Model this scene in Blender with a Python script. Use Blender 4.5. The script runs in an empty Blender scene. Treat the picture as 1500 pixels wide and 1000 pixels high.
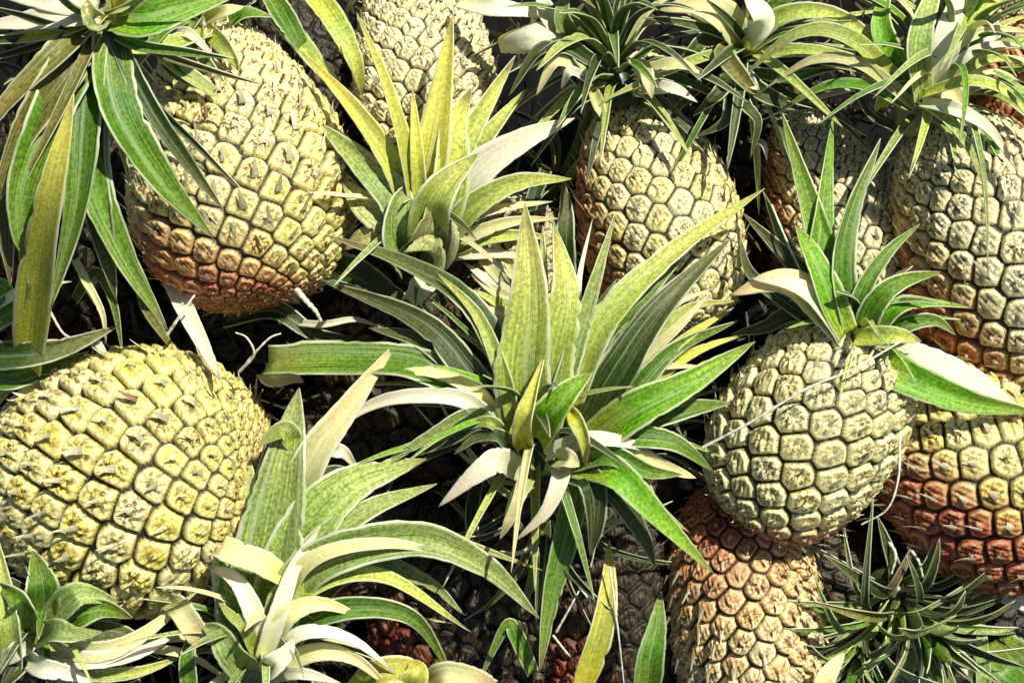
import bpy, math, random
import numpy as np
from mathutils import Vector, Matrix

random.seed(7)
C = bpy.context.scene.collection
# ------------------------------------------------------------------ frame
# The heap is laid out on a slope facing the camera. Layout units: 1 u = 4.3 cm.
S = 0.043
E = math.radians(65)
D = 30.0
AX = Vector((1, 0, 0))
AY = Vector((0, math.sin(E), math.cos(E)))
AZ = Vector((0, -math.cos(E), math.sin(E)))
ORG = Vector((0, 0, 5.2 * math.sin(E) * S))
R3 = Matrix((AX, AY, AZ)).transposed()
UPV = Vector((0, math.cos(E), math.sin(E)))          # gravity-up seen in layout axes


def W(v):
    return ORG + (R3 @ Vector(v)) * S


def P(px, py, z):
    k = (D - z) / D
    return Vector(((px - 750) / 100 * k, (500 - py) / 100 * k, z))


RT = np.array(R3) * S
OT = np.array(ORG)


def Wn(a):
    return a @ RT.T + OT


# ------------------------------------------------------------------ materials
def new_mat(name):
    m = bpy.data.materials.new(name)
    m.use_nodes = True
    nt = m.node_tree
    nt.nodes.clear()
    return m, nt, nt.nodes, nt.links


def leaf_mat(name, base, mid, edge, trans=0.18, dark=1.0, rough=0.34, nc=1.0):
    """base = colour at leaf foot, mid = blade, edge = margin"""
    m, nt, N, L = new_mat(name)
    out = N.new('ShaderNodeOutputMaterial')
    uv = N.new('ShaderNodeUVMap'); uv.uv_map = 'UVMap'
    oi = N.new('ShaderNodeObjectInfo')
    sep = N.new('ShaderNodeSeparateXYZ'); L.new(uv.outputs[0], sep.inputs[0])
    # stretched coordinates for fibres
    add = N.new('ShaderNodeVectorMath'); add.operation = 'MULTIPLY_ADD'
    L.new(uv.outputs[0], add.inputs[0]); add.inputs[1].default_value = (26, 2.2, 1)
    comb = N.new('ShaderNodeCombineXYZ')
    mm = N.new('ShaderNodeMath'); mm.operation = 'MULTIPLY'; mm.inputs[1].default_value = 57
    L.new(oi.outputs['Random'], mm.inputs[0])
    for k in range(3): L.new(mm.outputs[0], comb.inputs[k])
    L.new(comb.outputs[0], add.inputs[2])
    n1 = N.new('ShaderNodeTexNoise'); n1.inputs['Scale'].default_value = 1.0; n1.inputs['Detail'].default_value = 5
    n1.inputs['Roughness'].default_value = .7
    L.new(add.outputs[0], n1.inputs['Vector'])
    geo = N.new('ShaderNodeNewGeometry')
    n2 = N.new('ShaderNodeTexNoise'); n2.inputs['Scale'].default_value = 480; n2.inputs['Detail'].default_value = 3
    L.new(geo.outputs['Position'], n2.inputs['Vector'])
    n3 = N.new('ShaderNodeTexNoise'); n3.inputs['Scale'].default_value = 28; n3.inputs['Detail'].default_value = 2
    L.new(geo.outputs['Position'], n3.inputs['Vector'])
    # along leaf colour
    vr = N.new('ShaderNodeValToRGB')
    cr = vr.color_ramp
    cr.elements[0].position = 0.0; cr.elements[0].color = (*base, 1)
    cr.elements[1].position = 1.0; cr.elements[1].color = (*[c * .9 for c in mid], 1)
    e = cr.elements.new(.32); e.color = (*mid, 1)
    e = cr.elements.new(.97); e.color = (mid[0] * 1.2 + .1, mid[1] + .06, mid[2] + .02, 1)
    wob = N.new('ShaderNodeMath'); wob.operation = 'MULTIPLY_ADD'
    L.new(n3.outputs[0], wob.inputs[0]); wob.inputs[1].default_value = .5
    s2 = N.new('ShaderNodeMath'); s2.operation = 'SUBTRACT'; L.new(sep.outputs['Y'], s2.inputs[0]); s2.inputs[1].default_value = .25
    L.new(s2.outputs[0], wob.inputs[2])
    L.new(wob.outputs[0], vr.inputs[0])
    # fibres: value multiplier
    fr = N.new('ShaderNodeMapRange'); fr.inputs[1].default_value = .3; fr.inputs[2].default_value = .7
    fr.inputs[3].default_value = 1 - .58 * nc; fr.inputs[4].default_value = 1 + .75 * nc
    L.new(n1.outputs[0], fr.inputs[0])
    fr2 = N.new('ShaderNodeMapRange'); fr2.inputs[1].default_value = .36; fr2.inputs[2].default_value = .66
    fr2.inputs[3].default_value = 1 - .32 * nc; fr2.inputs[4].default_value = 1 + .4 * nc
    L.new(n2.outputs[0], fr2.inputs[0])
    orr = N.new('ShaderNodeMapRange'); orr.inputs[3].default_value = .75 * dark; orr.inputs[4].default_value = 1.25 * dark
    L.new(oi.outputs['Random'], orr.inputs[0])
    m1 = N.new('ShaderNodeMath'); m1.operation = 'MULTIPLY'; L.new(fr.outputs[0], m1.inputs[0]); L.new(fr2.outputs[0], m1.inputs[1])
    m2 = N.new('ShaderNodeMath'); m2.operation = 'MULTIPLY'; L.new(m1.outputs[0], m2.inputs[0]); L.new(orr.outputs[0], m2.inputs[1])
    vm = N.new('ShaderNodeVectorMath'); vm.operation = 'SCALE'; L.new(vr.outputs[0], vm.inputs[0]); L.new(m2.outputs[0], vm.inputs['Scale'])
    # margin and glare streaks
    ab = N.new('ShaderNodeMath'); ab.operation = 'SUBTRACT'; L.new(sep.outputs['X'], ab.inputs[0]); ab.inputs[1].default_value = .5
    ab2 = N.new('ShaderNodeMath'); ab2.operation = 'ABSOLUTE'; L.new(ab.outputs[0], ab2.inputs[0])
    er = N.new('ShaderNodeMapRange'); er.inputs[1].default_value = .425; er.inputs[2].default_value = .455
    L.new(ab2.outputs[0], er.inputs[0])
    em = N.new('ShaderNodeMapRange'); em.inputs[1].default_value = .40; em.inputs[2].default_value = .56; em.inputs[3].default_value = .4
    L.new(n3.outputs[0], em.inputs[0])
    em2 = N.new('ShaderNodeMath'); em2.operation = 'MULTIPLY'; L.new(er.outputs[0], em2.inputs[0]); L.new(em.outputs[0], em2.inputs[1])
    sv = N.new('ShaderNodeVectorMath'); sv.operation = 'MULTIPLY_ADD'
    L.new(uv.outputs[0], sv.inputs[0]); sv.inputs[1].default_value = (11, .9, 1); L.new(comb.outputs[0], sv.inputs[2])
    ns = N.new('ShaderNodeTexNoise'); ns.inputs['Scale'].default_value = 1.0; ns.inputs['Detail'].default_value = 4
    L.new(sv.outputs[0], ns.inputs['Vector'])
    sr = N.new('ShaderNodeMapRange'); sr.inputs[1].default_value = .54; sr.inputs[2].default_value = .66; sr.inputs[4].default_value = .55  # sparse pale streaks: glare along the blade, painted into the colour
    L.new(ns.outputs[0], sr.inputs[0])
    mg = N.new('ShaderNodeMix'); mg.data_type = 'RGBA'; L.new(sr.outputs[0], mg.inputs[0]); L.new(vm.outputs[0], mg.inputs[6])
    mg.inputs[7].default_value = (*[min(1, c * .55 + d_ * .5) for c, d_ in zip(edge, mid)], 1)
    tb = N.new('ShaderNodeMapRange'); tb.inputs[1].default_value = .86; tb.inputs[2].default_value = 1.0; tb.inputs[4].default_value = .9
    tn = N.new('ShaderNodeMath'); tn.operation = 'MULTIPLY_ADD'; L.new(n3.outputs[0], tn.inputs[0]); tn.inputs[1].default_value = .3
    tv = N.new('ShaderNodeMath'); tv.operation = 'SUBTRACT'; L.new(sep.outputs['Y'], tv.inputs[0]); tv.inputs[1].default_value = .15
    L.new(tv.outputs[0], tn.inputs[2]); L.new(tn.outputs[0], tb.inputs[0])
    tr_ = N.new('ShaderNodeMath'); tr_.operation = 'MULTIPLY'; L.new(tb.outputs[0], tr_.inputs[0]); L.new(oi.outputs['Random'], tr_.inputs[1])
    mix = N.new('ShaderNodeMix'); mix.data_type = 'RGBA'
    mb = N.new('ShaderNodeMix'); mb.data_type = 'RGBA'; L.new(tr_.outputs[0], mb.inputs[0]); L.new(mg.outputs[2], mb.inputs[6]); mb.inputs[7].default_value = (.30, .17, .06, 1)
    L.new(em2.outputs[0], mix.inputs[0]); L.new(mb.outputs[2], mix.inputs[6]); mix.inputs[7].default_value = (*edge, 1)
    bump = N.new('ShaderNodeBump'); bump.inputs['Strength'].default_value = .55; bump.inputs['Distance'].default_value = .0012
    L.new(n1.outputs[0], bump.inputs['Height'])
    pr = N.new('ShaderNodeBsdfPrincipled'); pr.inputs['Roughness'].default_value = rough
    pr.inputs['Specular IOR Level'].default_value = .38
    L.new(mix.outputs[2], pr.inputs['Base Color']); L.new(bump.outputs[0], pr.inputs['Normal'])
    tr = N.new('ShaderNodeBsdfTranslucent')
    g = N.new('ShaderNodeMix'); g.data_type = 'RGBA'; g.blend_type = 'MULTIPLY'; g.inputs[0].default_value = 1
    L.new(mix.outputs[2], g.inputs[6]); g.inputs[7].default_value = (1, .95, .35, 1)
    L.new(g.outputs[2], tr.inputs[0])
    ms = N.new('ShaderNodeMixShader'); ms.inputs[0].default_value = trans
    L.new(pr.outputs[0], ms.inputs[1]); L.new(tr.outputs[0], ms.inputs[2])
    L.new(ms.outputs[0], out.inputs[0])
    return m


CRM = (.86, .84, .60)
LM = {
    'green': leaf_mat('leaf_green', (.26, .36, .04), (.09, .24, .010), (.80, .84, .52)),
    'bright': leaf_mat('leaf_fresh_green', (.46, .55, .05), (.15, .40, .012), (.78, .84, .42), .22),
    'yellow': leaf_mat('leaf_yellow_green', (.88, .80, .04), (.66, .70, .09), (.95, .95, .58), .25, nc=.6),
    'lime': leaf_mat('leaf_lime', (.64, .66, .07), (.46, .57, .10), (.92, .94, .62), .24, nc=.8),
    'dark': leaf_mat('leaf_dark_green', (.06, .09, .02), (.032, .075, .010), (.62, .66, .42), .08),
    'olive': leaf_mat('leaf_olive', (.24, .17, .04), (.16, .17, .025), (.74, .72, .40)),
    'grey': leaf_mat('leaf_grey_green', (.42, .50, .10), (.28, .42, .09), (.86, .88, .60)),
    'cream': leaf_mat('leaf_cream', (.90, .86, .22), (.96, .93, .42), (.97, .96, .74), .25, nc=.3),
    'white': leaf_mat('leaf_bleached', (.93, .90, .45), (.97, .96, .66), (.97, .97, .84), .2, nc=.25),
    'brown': leaf_mat('leaf_dry_brown', (.13, .09, .04), (.17, .13, .055), (.50, .44, .26), .08),
    'stem': leaf_mat('leaf_stem_foot', (.20, .20, .09), (.34, .38, .13), (.50, .50, .25), .1),
}


def skin_material():
    m, nt, N, L = new_mat('pineapple_skin')
    out = N.new('ShaderNodeOutputMaterial')
    at = N.new('ShaderNodeAttribute'); at.attribute_name = 'Col'
    geo = N.new('ShaderNodeNewGeometry')
    n1 = N.new('ShaderNodeTexNoise'); n1.inputs['Scale'].default_value = 520; n1.inputs['Detail'].default_value = 4
    n1.inputs['Roughness'].default_value = .7
    L.new(geo.outputs['Position'], n1.inputs['Vector'])
    r = N.new('ShaderNodeMapRange'); r.inputs[1].default_value = .33; r.inputs[2].default_value = .66
    r.inputs[1].default_value = .34; r.inputs[2].default_value = .56; r.inputs[3].default_value = .80; r.inputs[4].default_value = 1.22
    L.new(n1.outputs[0], r.inputs[0])
    vm = N.new('ShaderNodeVectorMath'); vm.operation = 'SCALE'; L.new(at.outputs['Color'], vm.inputs[0]); L.new(r.outputs[0], vm.inputs['Scale'])
    bump = N.new('ShaderNodeBump'); bump.inputs['Strength'].default_value = .7; bump.inputs['Distance'].default_value = .0012
    L.new(n1.outputs[0], bump.inputs['Height'])
    nf = N.new('ShaderNodeTexNoise'); nf.inputs['Scale'].default_value = 330; nf.inputs['Detail'].default_value = 3; nf.inputs['Distortion'].default_value = 1.2
    L.new(geo.outputs['Position'], nf.inputs['Vector'])
    fa = N.new('ShaderNodeMapRange'); fa.inputs[1].default_value = .52; fa.inputs[2].default_value = .57
    L.new(nf.outputs[0], fa.inputs[0])
    fm = N.new('ShaderNodeMath'); fm.operation = 'MULTIPLY'; L.new(fa.outputs[0], fm.inputs[0]); L.new(at.outputs['Alpha'], fm.inputs[1])
    mf = N.new('ShaderNodeMix'); mf.data_type = 'RGBA'; L.new(fm.outputs[0], mf.inputs[0]); L.new(vm.outputs[0], mf.inputs[6])
    dk = N.new('ShaderNodeVectorMath'); dk.operation = 'MULTIPLY'; L.new(vm.outputs[0], dk.inputs[0]); dk.inputs[1].default_value = (.15, .08, .04)
    L.new(dk.outputs[0], mf.inputs[7])
    pr = N.new('ShaderNodeBsdfPrincipled'); pr.inputs['Roughness'].default_value = .36
    pr.inputs['Specular IOR Level'].default_value = .65
    L.new(mf.outputs[2], pr.inputs['Base Color']); L.new(bump.outputs[0], pr.inputs['Normal'])
    L.new(pr.outputs[0], out.inputs[0])
    return m


SKIN = skin_material()


def plain_mat(name, c1, c2, scale, rough=.8, bumpd=.002):
    m, nt, N, L = new_mat(name)
    out = N.new('ShaderNodeOutputMaterial')
    geo = N.new('ShaderNodeNewGeometry')
    n1 = N.new('ShaderNodeTexNoise'); n1.inputs['Scale'].default_value = scale; n1.inputs['Detail'].default_value = 6
    L.new(geo.outputs['Position'], n1.inputs['Vector'])
    rp = N.new('ShaderNodeValToRGB'); rp.color_ramp.elements[0].position = .35; rp.color_ramp.elements[1].position = .65
    rp.color_ramp.elements[0].color = (*c1, 1); rp.color_ramp.elements[1].color = (*c2, 1)
    L.new(n1.outputs[0], rp.inputs[0])
    b = N.new('ShaderNodeBump'); b.inputs['Distance'].default_value = bumpd; L.new(n1.outputs[0], b.inputs['Height'])
    pr = N.new('ShaderNodeBsdfPrincipled'); pr.inputs['Roughness'].default_value = rough
    pr.inputs['Specular IOR Level'].default_value = .1
    L.new(rp.outputs[0], pr.inputs['Base Color']); L.new(b.outputs[0], pr.inputs['Normal'])
    L.new(pr.outputs[0], out.inputs[0])
    return m


SOIL = plain_mat('dark_soil', (.003, .003, .003), (.010, .008, .006), 60)
STRAW = plain_mat('dry_straw', (.75, .68, .45), (.95, .92, .75), 200, .6)
WOOD = plain_mat('crate_wood', (.10, .045, .02), (.2, .09, .045), 40, .7)
LITTER = plain_mat('dark_litter', (.012, .014, .006), (.13, .12, .06), 30, .8)


# ------------------------------------------------------------------ mesh helpers
def mesh_from(name, verts, faces, mats, uvs=None, cols=None, midx=None):
    me = bpy.data.meshes.new(name)
    verts = np.asarray(verts, dtype=np.float32); faces = np.asarray(faces, dtype=np.int32)
    nf = len(faces)
    me.vertices.add(len(verts)); me.vertices.foreach_set('co', verts.ravel())
    me.loops.add(nf * 4); me.loops.foreach_set('vertex_index', faces.ravel())
    me.polygons.add(nf)
    me.polygons.foreach_set('loop_start', np.arange(nf, dtype=np.int32) * 4)
    me.polygons.foreach_set('use_smooth', np.ones(nf, dtype=bool))
    for m in mats: me.materials.append(m)
    if midx is not None: me.polygons.foreach_set('material_index', np.asarray(midx, dtype=np.int32))
    me.update(calc_edges=True)
    if uvs is not None:
        ul = me.uv_layers.new(name='UVMap')
        ul.data.foreach_set('uv', np.asarray(uvs, dtype=np.float32)[faces.ravel()].ravel())
    if cols is not None:
        ca = me.color_attributes.new('Col', 'FLOAT_COLOR', 'POINT')
        c4 = np.zeros((len(verts), 4), dtype=np.float32); c4[:, :cols.shape[1]] = cols
        ca.data.foreach_set('color', c4.ravel())
    me.validate()
    return me


def link(name, me, parent=None):
    o = bpy.data.objects.new(name, me); C.objects.link(o)
    if parent is not None: o.parent = parent
    return o


def tag(o, label=None, cat=None, group=None, kind=None):
    if label: o['label'] = label
    if cat: o['category'] = cat
    if group: o['group'] = group
    if kind: o['kind'] = kind
    return o


def empty(name, loc):
    o = bpy.data.objects.new(name, None); C.objects.link(o)
    o.empty_display_size = .03
    o.location = loc
    return o


def catmull(pts, n):
    pts = [Vector(p) for p in pts]
    if len(pts) == 2:
        pts = [pts[0], (pts[0] + pts[1]) / 2, pts[1]]
    q = [pts[0] * 2 - pts[1]] + pts + [pts[-1] * 2 - pts[-2]]
    segs = len(pts) - 1
    out = []
    for i in range(n + 1):
        t = i / n * segs
        k = min(int(t), segs - 1); f = t - k
        a, b, c, d = q[k], q[k + 1], q[k + 2], q[k + 3]
        out.append(.5 * ((2 * b) + (c - a) * f + (2 * a - 5 * b + 4 * c - d) * f * f + (3 * b - a - 3 * c + d) * f ** 3))
    return out


def leaf_mesh(pts, w, mat, origin, hint=None, cup=.45, twist=0., foot=.75, blunt=False, seed=0, nseg=34, rough=0.0):
    """pts in layout axes; w = full width in u. origin in world."""
    rnd = random.Random(seed)
    cl = catmull(pts, nseg)
    L = sum((cl[i + 1] - cl[i]).length for i in range(nseg))
    M = 8
    hint = Vector(hint) if hint is not None else Vector((0, .25, 1))
    vs, uv = [], []
    ph = rnd.uniform(0, 6.28); ph2 = rnd.uniform(0, 6.28)
    tw0 = math.radians(twist); tw1 = rnd.uniform(-.5, .5)
    sidebend = rnd.uniform(-.06, .06)
    wav = rnd.uniform(.02, .07)
    acc = 0
    for i, p in enumerate(cl):
        v = i / nseg
        T = (cl[min(i + 1, nseg)] - cl[max(i - 1, 0)]).normalized()
        nrm = hint - T * hint.dot(T)
        if nrm.length < 1e-3: nrm = Vector((.3, 1, .2)) - T * Vector((.3, 1, .2)).dot(T)
        nrm.normalize()
        a = tw0 + tw1 * (v - .3)
        B = T.cross(nrm)
        nr = nrm * math.cos(a) + B * math.sin(a)
        B = T.cross(nr)
        if blunt:
            f = foot + (1 - foot) * min(1, v / .3)
            if v > .9: f *= .92
        else:
            f = (foot + (1 - foot) * math.sin(min(1, v / .34) * math.pi / 2)) * max(0.0, 1 - v ** 2.1) ** .85
        f = max(f, .015)
        hw = w * .5 * f
        c = cup * (1 - .25 * v)
        jag = [1 + rnd.choice([-1, .6, 0, .3]) * rnd.uniform(.0, .07), 1 + rnd.choice([-1, .6, 0, .3]) * rnd.uniform(.0, .07)]
        if rnd.random() < .03: jag[rnd.randrange(2)] *= rnd.uniform(.72, .9)
        for j in range(M + 1):
            u = j / M * 2 - 1
            if j == 0: u *= jag[0]
            if j == M: u *= jag[1]
            edge = wav * math.sin(v * 14 + ph + (2.1 if u > 0 else 0)) * abs(u) ** 2
            q = p + B * (u * hw * (1 - .12 * c * u * u)) + nr * (hw * (c * 1.15 * (abs(u) ** 1.35 - .4) + edge * 1.2 + .05 * math.sin(v * 9 + ph2)))
            q = q + B * (sidebend * w * math.sin(v * math.pi))
            vs.append(q); uv.append((j / M, v))
    fs = [(i * (M + 1) + j, i * (M + 1) + j + 1, (i + 1) * (M + 1) + j + 1, (i + 1) * (M + 1) + j) for i in range(nseg) for j in range(M)]
    a = Wn(np.array([tuple(v) for v in vs])) - np.array(origin)
    uv = np.array(uv); uv[:, 1] *= 1.0
    return mesh_from('leaf', a, fs, [LM[mat]], uvs=uv)


def make_leaf(pts, w, mat, parent, origin, name='leaf', **kw):
    me = leaf_mesh(pts, w, mat, origin, **kw)
    o = link(name, me, parent)
    md = o.modifiers.new('thick', 'SOLIDIFY'); md.thickness = .0007; md.offset = 0
    return o


def tube(pts, r, origin, n=24, sides=6, taper=.5):
    cl = catmull(pts, n)
    vs, uv = [], []
    for i, p in enumerate(cl):
        T = (cl[min(i + 1, n)] - cl[max(i - 1, 0)]).normalized()
        a = T.cross(Vector((0.12, .3, 1))).normalized(); b = T.cross(a)
        rr = r * (1 - (1 - taper) * i / n) * (1 + .15 * math.sin(i * 1.7))
        for k in range(sides):
            t = k / sides * 2 * math.pi
            vs.append(p + a * math.cos(t) * rr + b * math.sin(t) * rr)
    fs = [(i * sides + k, i * sides + (k + 1) % sides, (i + 1) * sides + (k + 1) % sides, (i + 1) * sides + k) for i in range(n) for k in range(sides)]
    return Wn(np.array([tuple(v) for v in vs])) - np.array(origin), fs


# ------------------------------------------------------------------ fruit
GA = math.radians(137.50776)


def sstep(x, a, b):
    t = np.clip((x - a) / (b - a), 0, 1)
    return t * t * (3 - 2 * t)


def fruit_mesh(Lh, Rr, seed, rot, axis_origin, c_main, c_alt, red, reddir, relief=1.0, around=18.4, spikes=1.0, lo=False, taper=.80, yel=None):
    """axis +Z = crown. Lh length, Rr max radius, in u. rot = 3x3 layout rotation. returns mesh local to world origin"""
    rs = np.random.RandomState(seed)
    nt_, nv = (200, 150) if lo else (384, 300)
    # profile
    t = np.linspace(0, 1, 2001)
    a = math.pi * t
    prof_z = -np.cos(a) * .5
    pr = np.sin(a) ** .62
    asym = 1 - (1 - taper) * sstep(t, .35, 1.0) * 1.0
    rr = Rr * pr * asym * (1 + .03 * np.sin(t * 7 + seed))
    zz = prof_z * Lh
    ds = np.hypot(np.diff(rr), np.diff(zz)); s = np.concatenate([[0], np.cumsum(ds)])
    reff = np.maximum(rr, Rr * .42)
    sm = (s[1:] + s[:-1]) / 2
    mer = np.concatenate([[0], np.cumsum(ds / ((reff[1:] + reff[:-1]) / 2))])
    # sample rows evenly in s
    sv = np.linspace(s[-1] * .004, s[-1] * .996, nv)
    r_v = np.interp(sv, s, rr); z_v = np.interp(sv, s, zz); m_v = np.interp(sv, s, mer); re_v = np.interp(sv, s, reff)
    th = np.arange(nt_) / nt_ * 2 * math.pi
    TH, MM = np.meshgrid(th, m_v); RR = np.repeat(r_v[:, None], nt_, 1); RE = np.repeat(re_v[:, None], nt_, 1); ZZ = np.repeat(z_v[:, None], nt_, 1)
    d = 2 * math.pi / around
    dm = .866 * d * d / (2 * math.pi)
    K = int(mer[-1] / dm) + 60
    jx = rs.normal(0, .045, K + 200) * d; jy = rs.normal(0, .045, K + 200) * d
    eh = rs.uniform(0, 1, K + 200); eh2 = rs.uniform(0, 1, K + 200)
    k0 = np.floor(MM / dm).astype(int)
    best = np.full(MM.shape, 1e9); sec = np.full(MM.shape, 1e9); bi = np.zeros(MM.shape, int)
    bx = np.zeros(MM.shape); by = np.zeros(MM.shape)
    shr = RR / RE
    for dk in range(-27, 28):
        k = k0 + dk
        ki = np.clip(k + 60, 0, K + 199)
        dx = (TH - k * GA - jx[ki] + math.pi) % (2 * math.pi) - math.pi
        dx = dx * np.maximum(shr, .25)
        dy = MM - k * dm - jy[ki]
        q = np.hypot(dx, dy) / d
        nb = q < best
        sec = np.where(nb, best, np.minimum(sec, q))
        bi = np.where(nb, ki, bi); bx = np.where(nb, dx / d, bx); by = np.where(nb, dy / d, by)
        best = np.where(nb, q, best)
    e = sec - best                      # 0 at groove, ~.9 centre
    dl = RE * d                         # local eye size (u)
    # crown side of every eye is a round scalloped edge lying over the next one
    up_ = sstep(by, -.12, .12)
    ec = (.545 - best) * 1.7
    e = np.where(by > 0, np.minimum(e, np.maximum(ec, 0) * up_ + e * (1 - up_)), e)
    e = np.maximum(e, 0)
    plate = sstep(e, .0, .22)
    dome = plate * (.62 + .38 * np.sqrt(np.clip(1 - (best / .62) ** 2, 0, 1)))
    # bract: scale rising from foot of the eye to a point at the centre
    yy = by + .52
    hw = .40 * np.clip(1 - yy / .66, 0, 1) ** .8
    br = sstep(hw - np.abs(bx), -.02, .07) * (yy < .7)
    ridge = br * (.25 + .6 * np.clip(yy / .62, 0, 1)) * np.clip(1 - np.abs(bx) / .45, 0, 1)
    button = np.exp(-((by - .14) ** 2 + bx ** 2) / .004)
    dimple = np.exp(-((by - .14) ** 2 + bx ** 2) / .022)
    rad = np.exp(-(best / .33) ** 2)
    wr = np.sin(bx * 34 + eh[bi] * 9 + by * 9) * rad * .06
    hgt = (plate * .12 + dome * .10 + plate * np.clip(by, -.5, .5) * .16 + ridge * .15 - dimple * .07 + button * .03 + wr * .8) * relief
    hgt = hgt * (.85 + .3 * eh2[bi])
    hgt = hgt - .2 * relief * .6
    fade = np.clip(RR / (Rr * .35), .15, 1)
    hgt = hgt * dl * fade
    # normal direction of the profile
    drr = np.gradient(r_v, sv); dzz = np.gradient(z_v, sv)
    nl = np.hypot(drr, dzz); nr = (dzz / nl)[:, None]; nz = (-drr / nl)[:, None]
    # large-scale lumpiness
    lump = 1 + .03 * np.sin(TH * 2 + seed + ZZ * .5) + .02 * np.sin(TH * 3 + ZZ * 1.3 + seed * 2)
    Rf = RR * lump + hgt * nr; Zf = ZZ + hgt * nz
    X = Rf * np.cos(TH); Y = Rf * np.sin(TH)
    V = np.stack([X, Y, Zf], -1).reshape(-1, 3)
    NN = np.stack([nr * np.cos(TH), nr * np.sin(TH), nz + 0 * TH], -1)
    # colours
    rot = np.array(rot)
    cm = np.array(c_main); ca = np.array(c_alt)
    base = cm + (ca - cm) * np.clip(eh[bi] * 1.1 - .1 + .25 * (best < .22), 0, 1)[..., None]
    base = base * (.88 + .34 * eh2[bi])[..., None]
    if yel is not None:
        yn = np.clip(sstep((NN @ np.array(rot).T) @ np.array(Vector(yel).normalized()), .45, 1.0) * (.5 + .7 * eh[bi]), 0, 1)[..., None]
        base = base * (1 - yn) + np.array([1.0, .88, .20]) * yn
    NW = NN @ rot.T
    rdot = NW @ np.array(Vector(reddir).normalized())
    redc = np.array([.42, .035, .012]); redc2 = np.array([.92, .25, .06])
    rc = redc + (redc2 - redc) * (eh[bi] * np.clip(1 - best * 1.2, 0, 1))[..., None]
    rw = np.clip(sstep(rdot, .72 - red * 1.1, 1.15 - red * .7) + .12 * (eh2[bi] > .85) * red, 0, 1)[..., None]
    gold = np.array([1.0, .56, .12]) * min(1, max(c_main))
    rc = rc * rw + gold * (1 - rw)
    base = base * (1 - rw) + rc * rw
    # streaks, stains & rim highlight
    st = np.clip(.5 + .5 * np.sin(np.arctan2(by - .1, bx) * 9 + eh[bi] * 20), 0, 1) ** 3 * np.exp(-((best - .27) / .17) ** 2)
    brown = np.array([.13, .06, .008])
    k1 = np.clip(st * .8 * relief * (.4 + eh2[bi]), 0, .85)[..., None]
    base = base * (1 - k1) + brown * k1
    brE = np.exp(-((hw - np.abs(bx)) / .03) ** 2) * (yy < .66) * (yy > .12)
    k2 = np.clip(brE * .55 * min(1.2, relief), 0, .8)[..., None]
    base = base * (1 - k2) + brown * .8 * k2
    brT = (br * sstep(yy, .35, .6))[..., None] * .55
    base = base * (1 - brT) + np.array([.95, .87, .52]) * min(1, max(c_main)) * brT
    dot = (np.exp(-((by - .14) ** 2 + bx ** 2) / .0028) * .9)[..., None]
    base = base * (1 - dot) + np.array([.05, .03, .01]) * dot
    ring = (np.exp(-((e - .23) / .075) ** 2) * (.35 + .4 * eh[bi]) * (1 - .5 * rw[..., 0]))[..., None]  # highlight painted into the rim of every eye, beside the groove
    base = base * (1 - ring) + np.array([1.1, 1.0, .52]) * np.array(cm).max() * ring
    g = sstep(e, .06 * (.7 + .3 * up_), .055 + .07 * (.6 + .4 * up_))
    g = g[..., None]
    base = np.array([.012, .007, .003]) * (1 - g) + base * g
    flk = np.clip(np.exp(-(best / .38) ** 2) * (.5 + 1.0 * eh2[bi]) + .03, 0, 1)
    cols = np.concatenate([base.reshape(-1, 3), flk.reshape(-1, 1)], 1)
    ii, jj = np.meshgrid(np.arange(nv - 1), np.arange(nt_), indexing='ij')
    j2 = (jj + 1) % nt_
    F = np.stack([ii * nt_ + jj, ii * nt_ + j2, (ii + 1) * nt_ + j2, (ii + 1) * nt_ + jj], -1).reshape(-1, 4)
    # end caps collapse
    Vl, Fl, Cl = [V], [F], [cols]
    nvt = len(V)
    for row, zc in ((0, zz[0] - .0), (nv - 1, zz[-1])):
        c = np.array([[0, 0, zc]]); idx = nvt
        Vl.append(c); Cl.append(np.array([[.12, .08, .04, 0]])); nvt += 1
        f = []
        for j in range(0, nt_, 2):
            a0, a1, a2 = row * nt_ + j, row * nt_ + (j + 1) % nt_, row * nt_ + (j + 2) % nt_
            f.append((idx, a2, a1, a0) if row == 0 else (idx, a0, a1, a2))
        Fl.append(np.array(f))
    # dry bract tips: little curved blades on every eye
    if spikes > 0:
        sv_, sf_, sc_ = [], [], []
        for k in range(0, int(mer[-1] / dm)):
            mk = k * dm + jy[min(k + 60, K + 199)]
            if mk < 0.02 or mk > mer[-1] - .02: continue
            sk = np.interp(mk, mer, s); r0 = np.interp(sk, s, rr); z0 = np.interp(sk, s, zz); re0 = np.interp(sk, s, reff)
            if r0 < Rr * .25: continue
            dr_ = np.interp(sk + .02, s, rr) - np.interp(sk - .02, s, rr); dz_ = np.interp(sk + .02, s, zz) - np.interp(sk - .02, s, zz)
            l_ = math.hypot(dr_, dz_)
            tk = k * GA + jx[min(k + 60, K + 199)]
            er = np.array([math.cos(tk), math.sin(tk), 0]); et = np.array([-math.sin(tk), math.cos(tk), 0]); ez = np.array([0, 0, 1.])
            nn = er * (dz_ / l_) + ez * (-dr_ / l_); up = er * (dr_ / l_) + ez * (dz_ / l_)
            dk = re0 * d
            o = er * r0 + ez * z0
            ln = dk * rs.uniform(.42, .95) * spikes
            lean = rs.normal(0, .18); curl = rs.uniform(-.1, .75)
            wd = dk * rs.uniform(.05, .12)
            n_ = 5
            b0 = nvt
            col = np.array([.98, .88, .50]) * rs.uniform(.5, 1.1) * min(1, max(c_main) * 1.3) if rs.rand() > .04 else np.array([.25, .12, .05]) * rs.uniform(.6, 1.4) * min(1, max(c_main) * 1.3)
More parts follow.
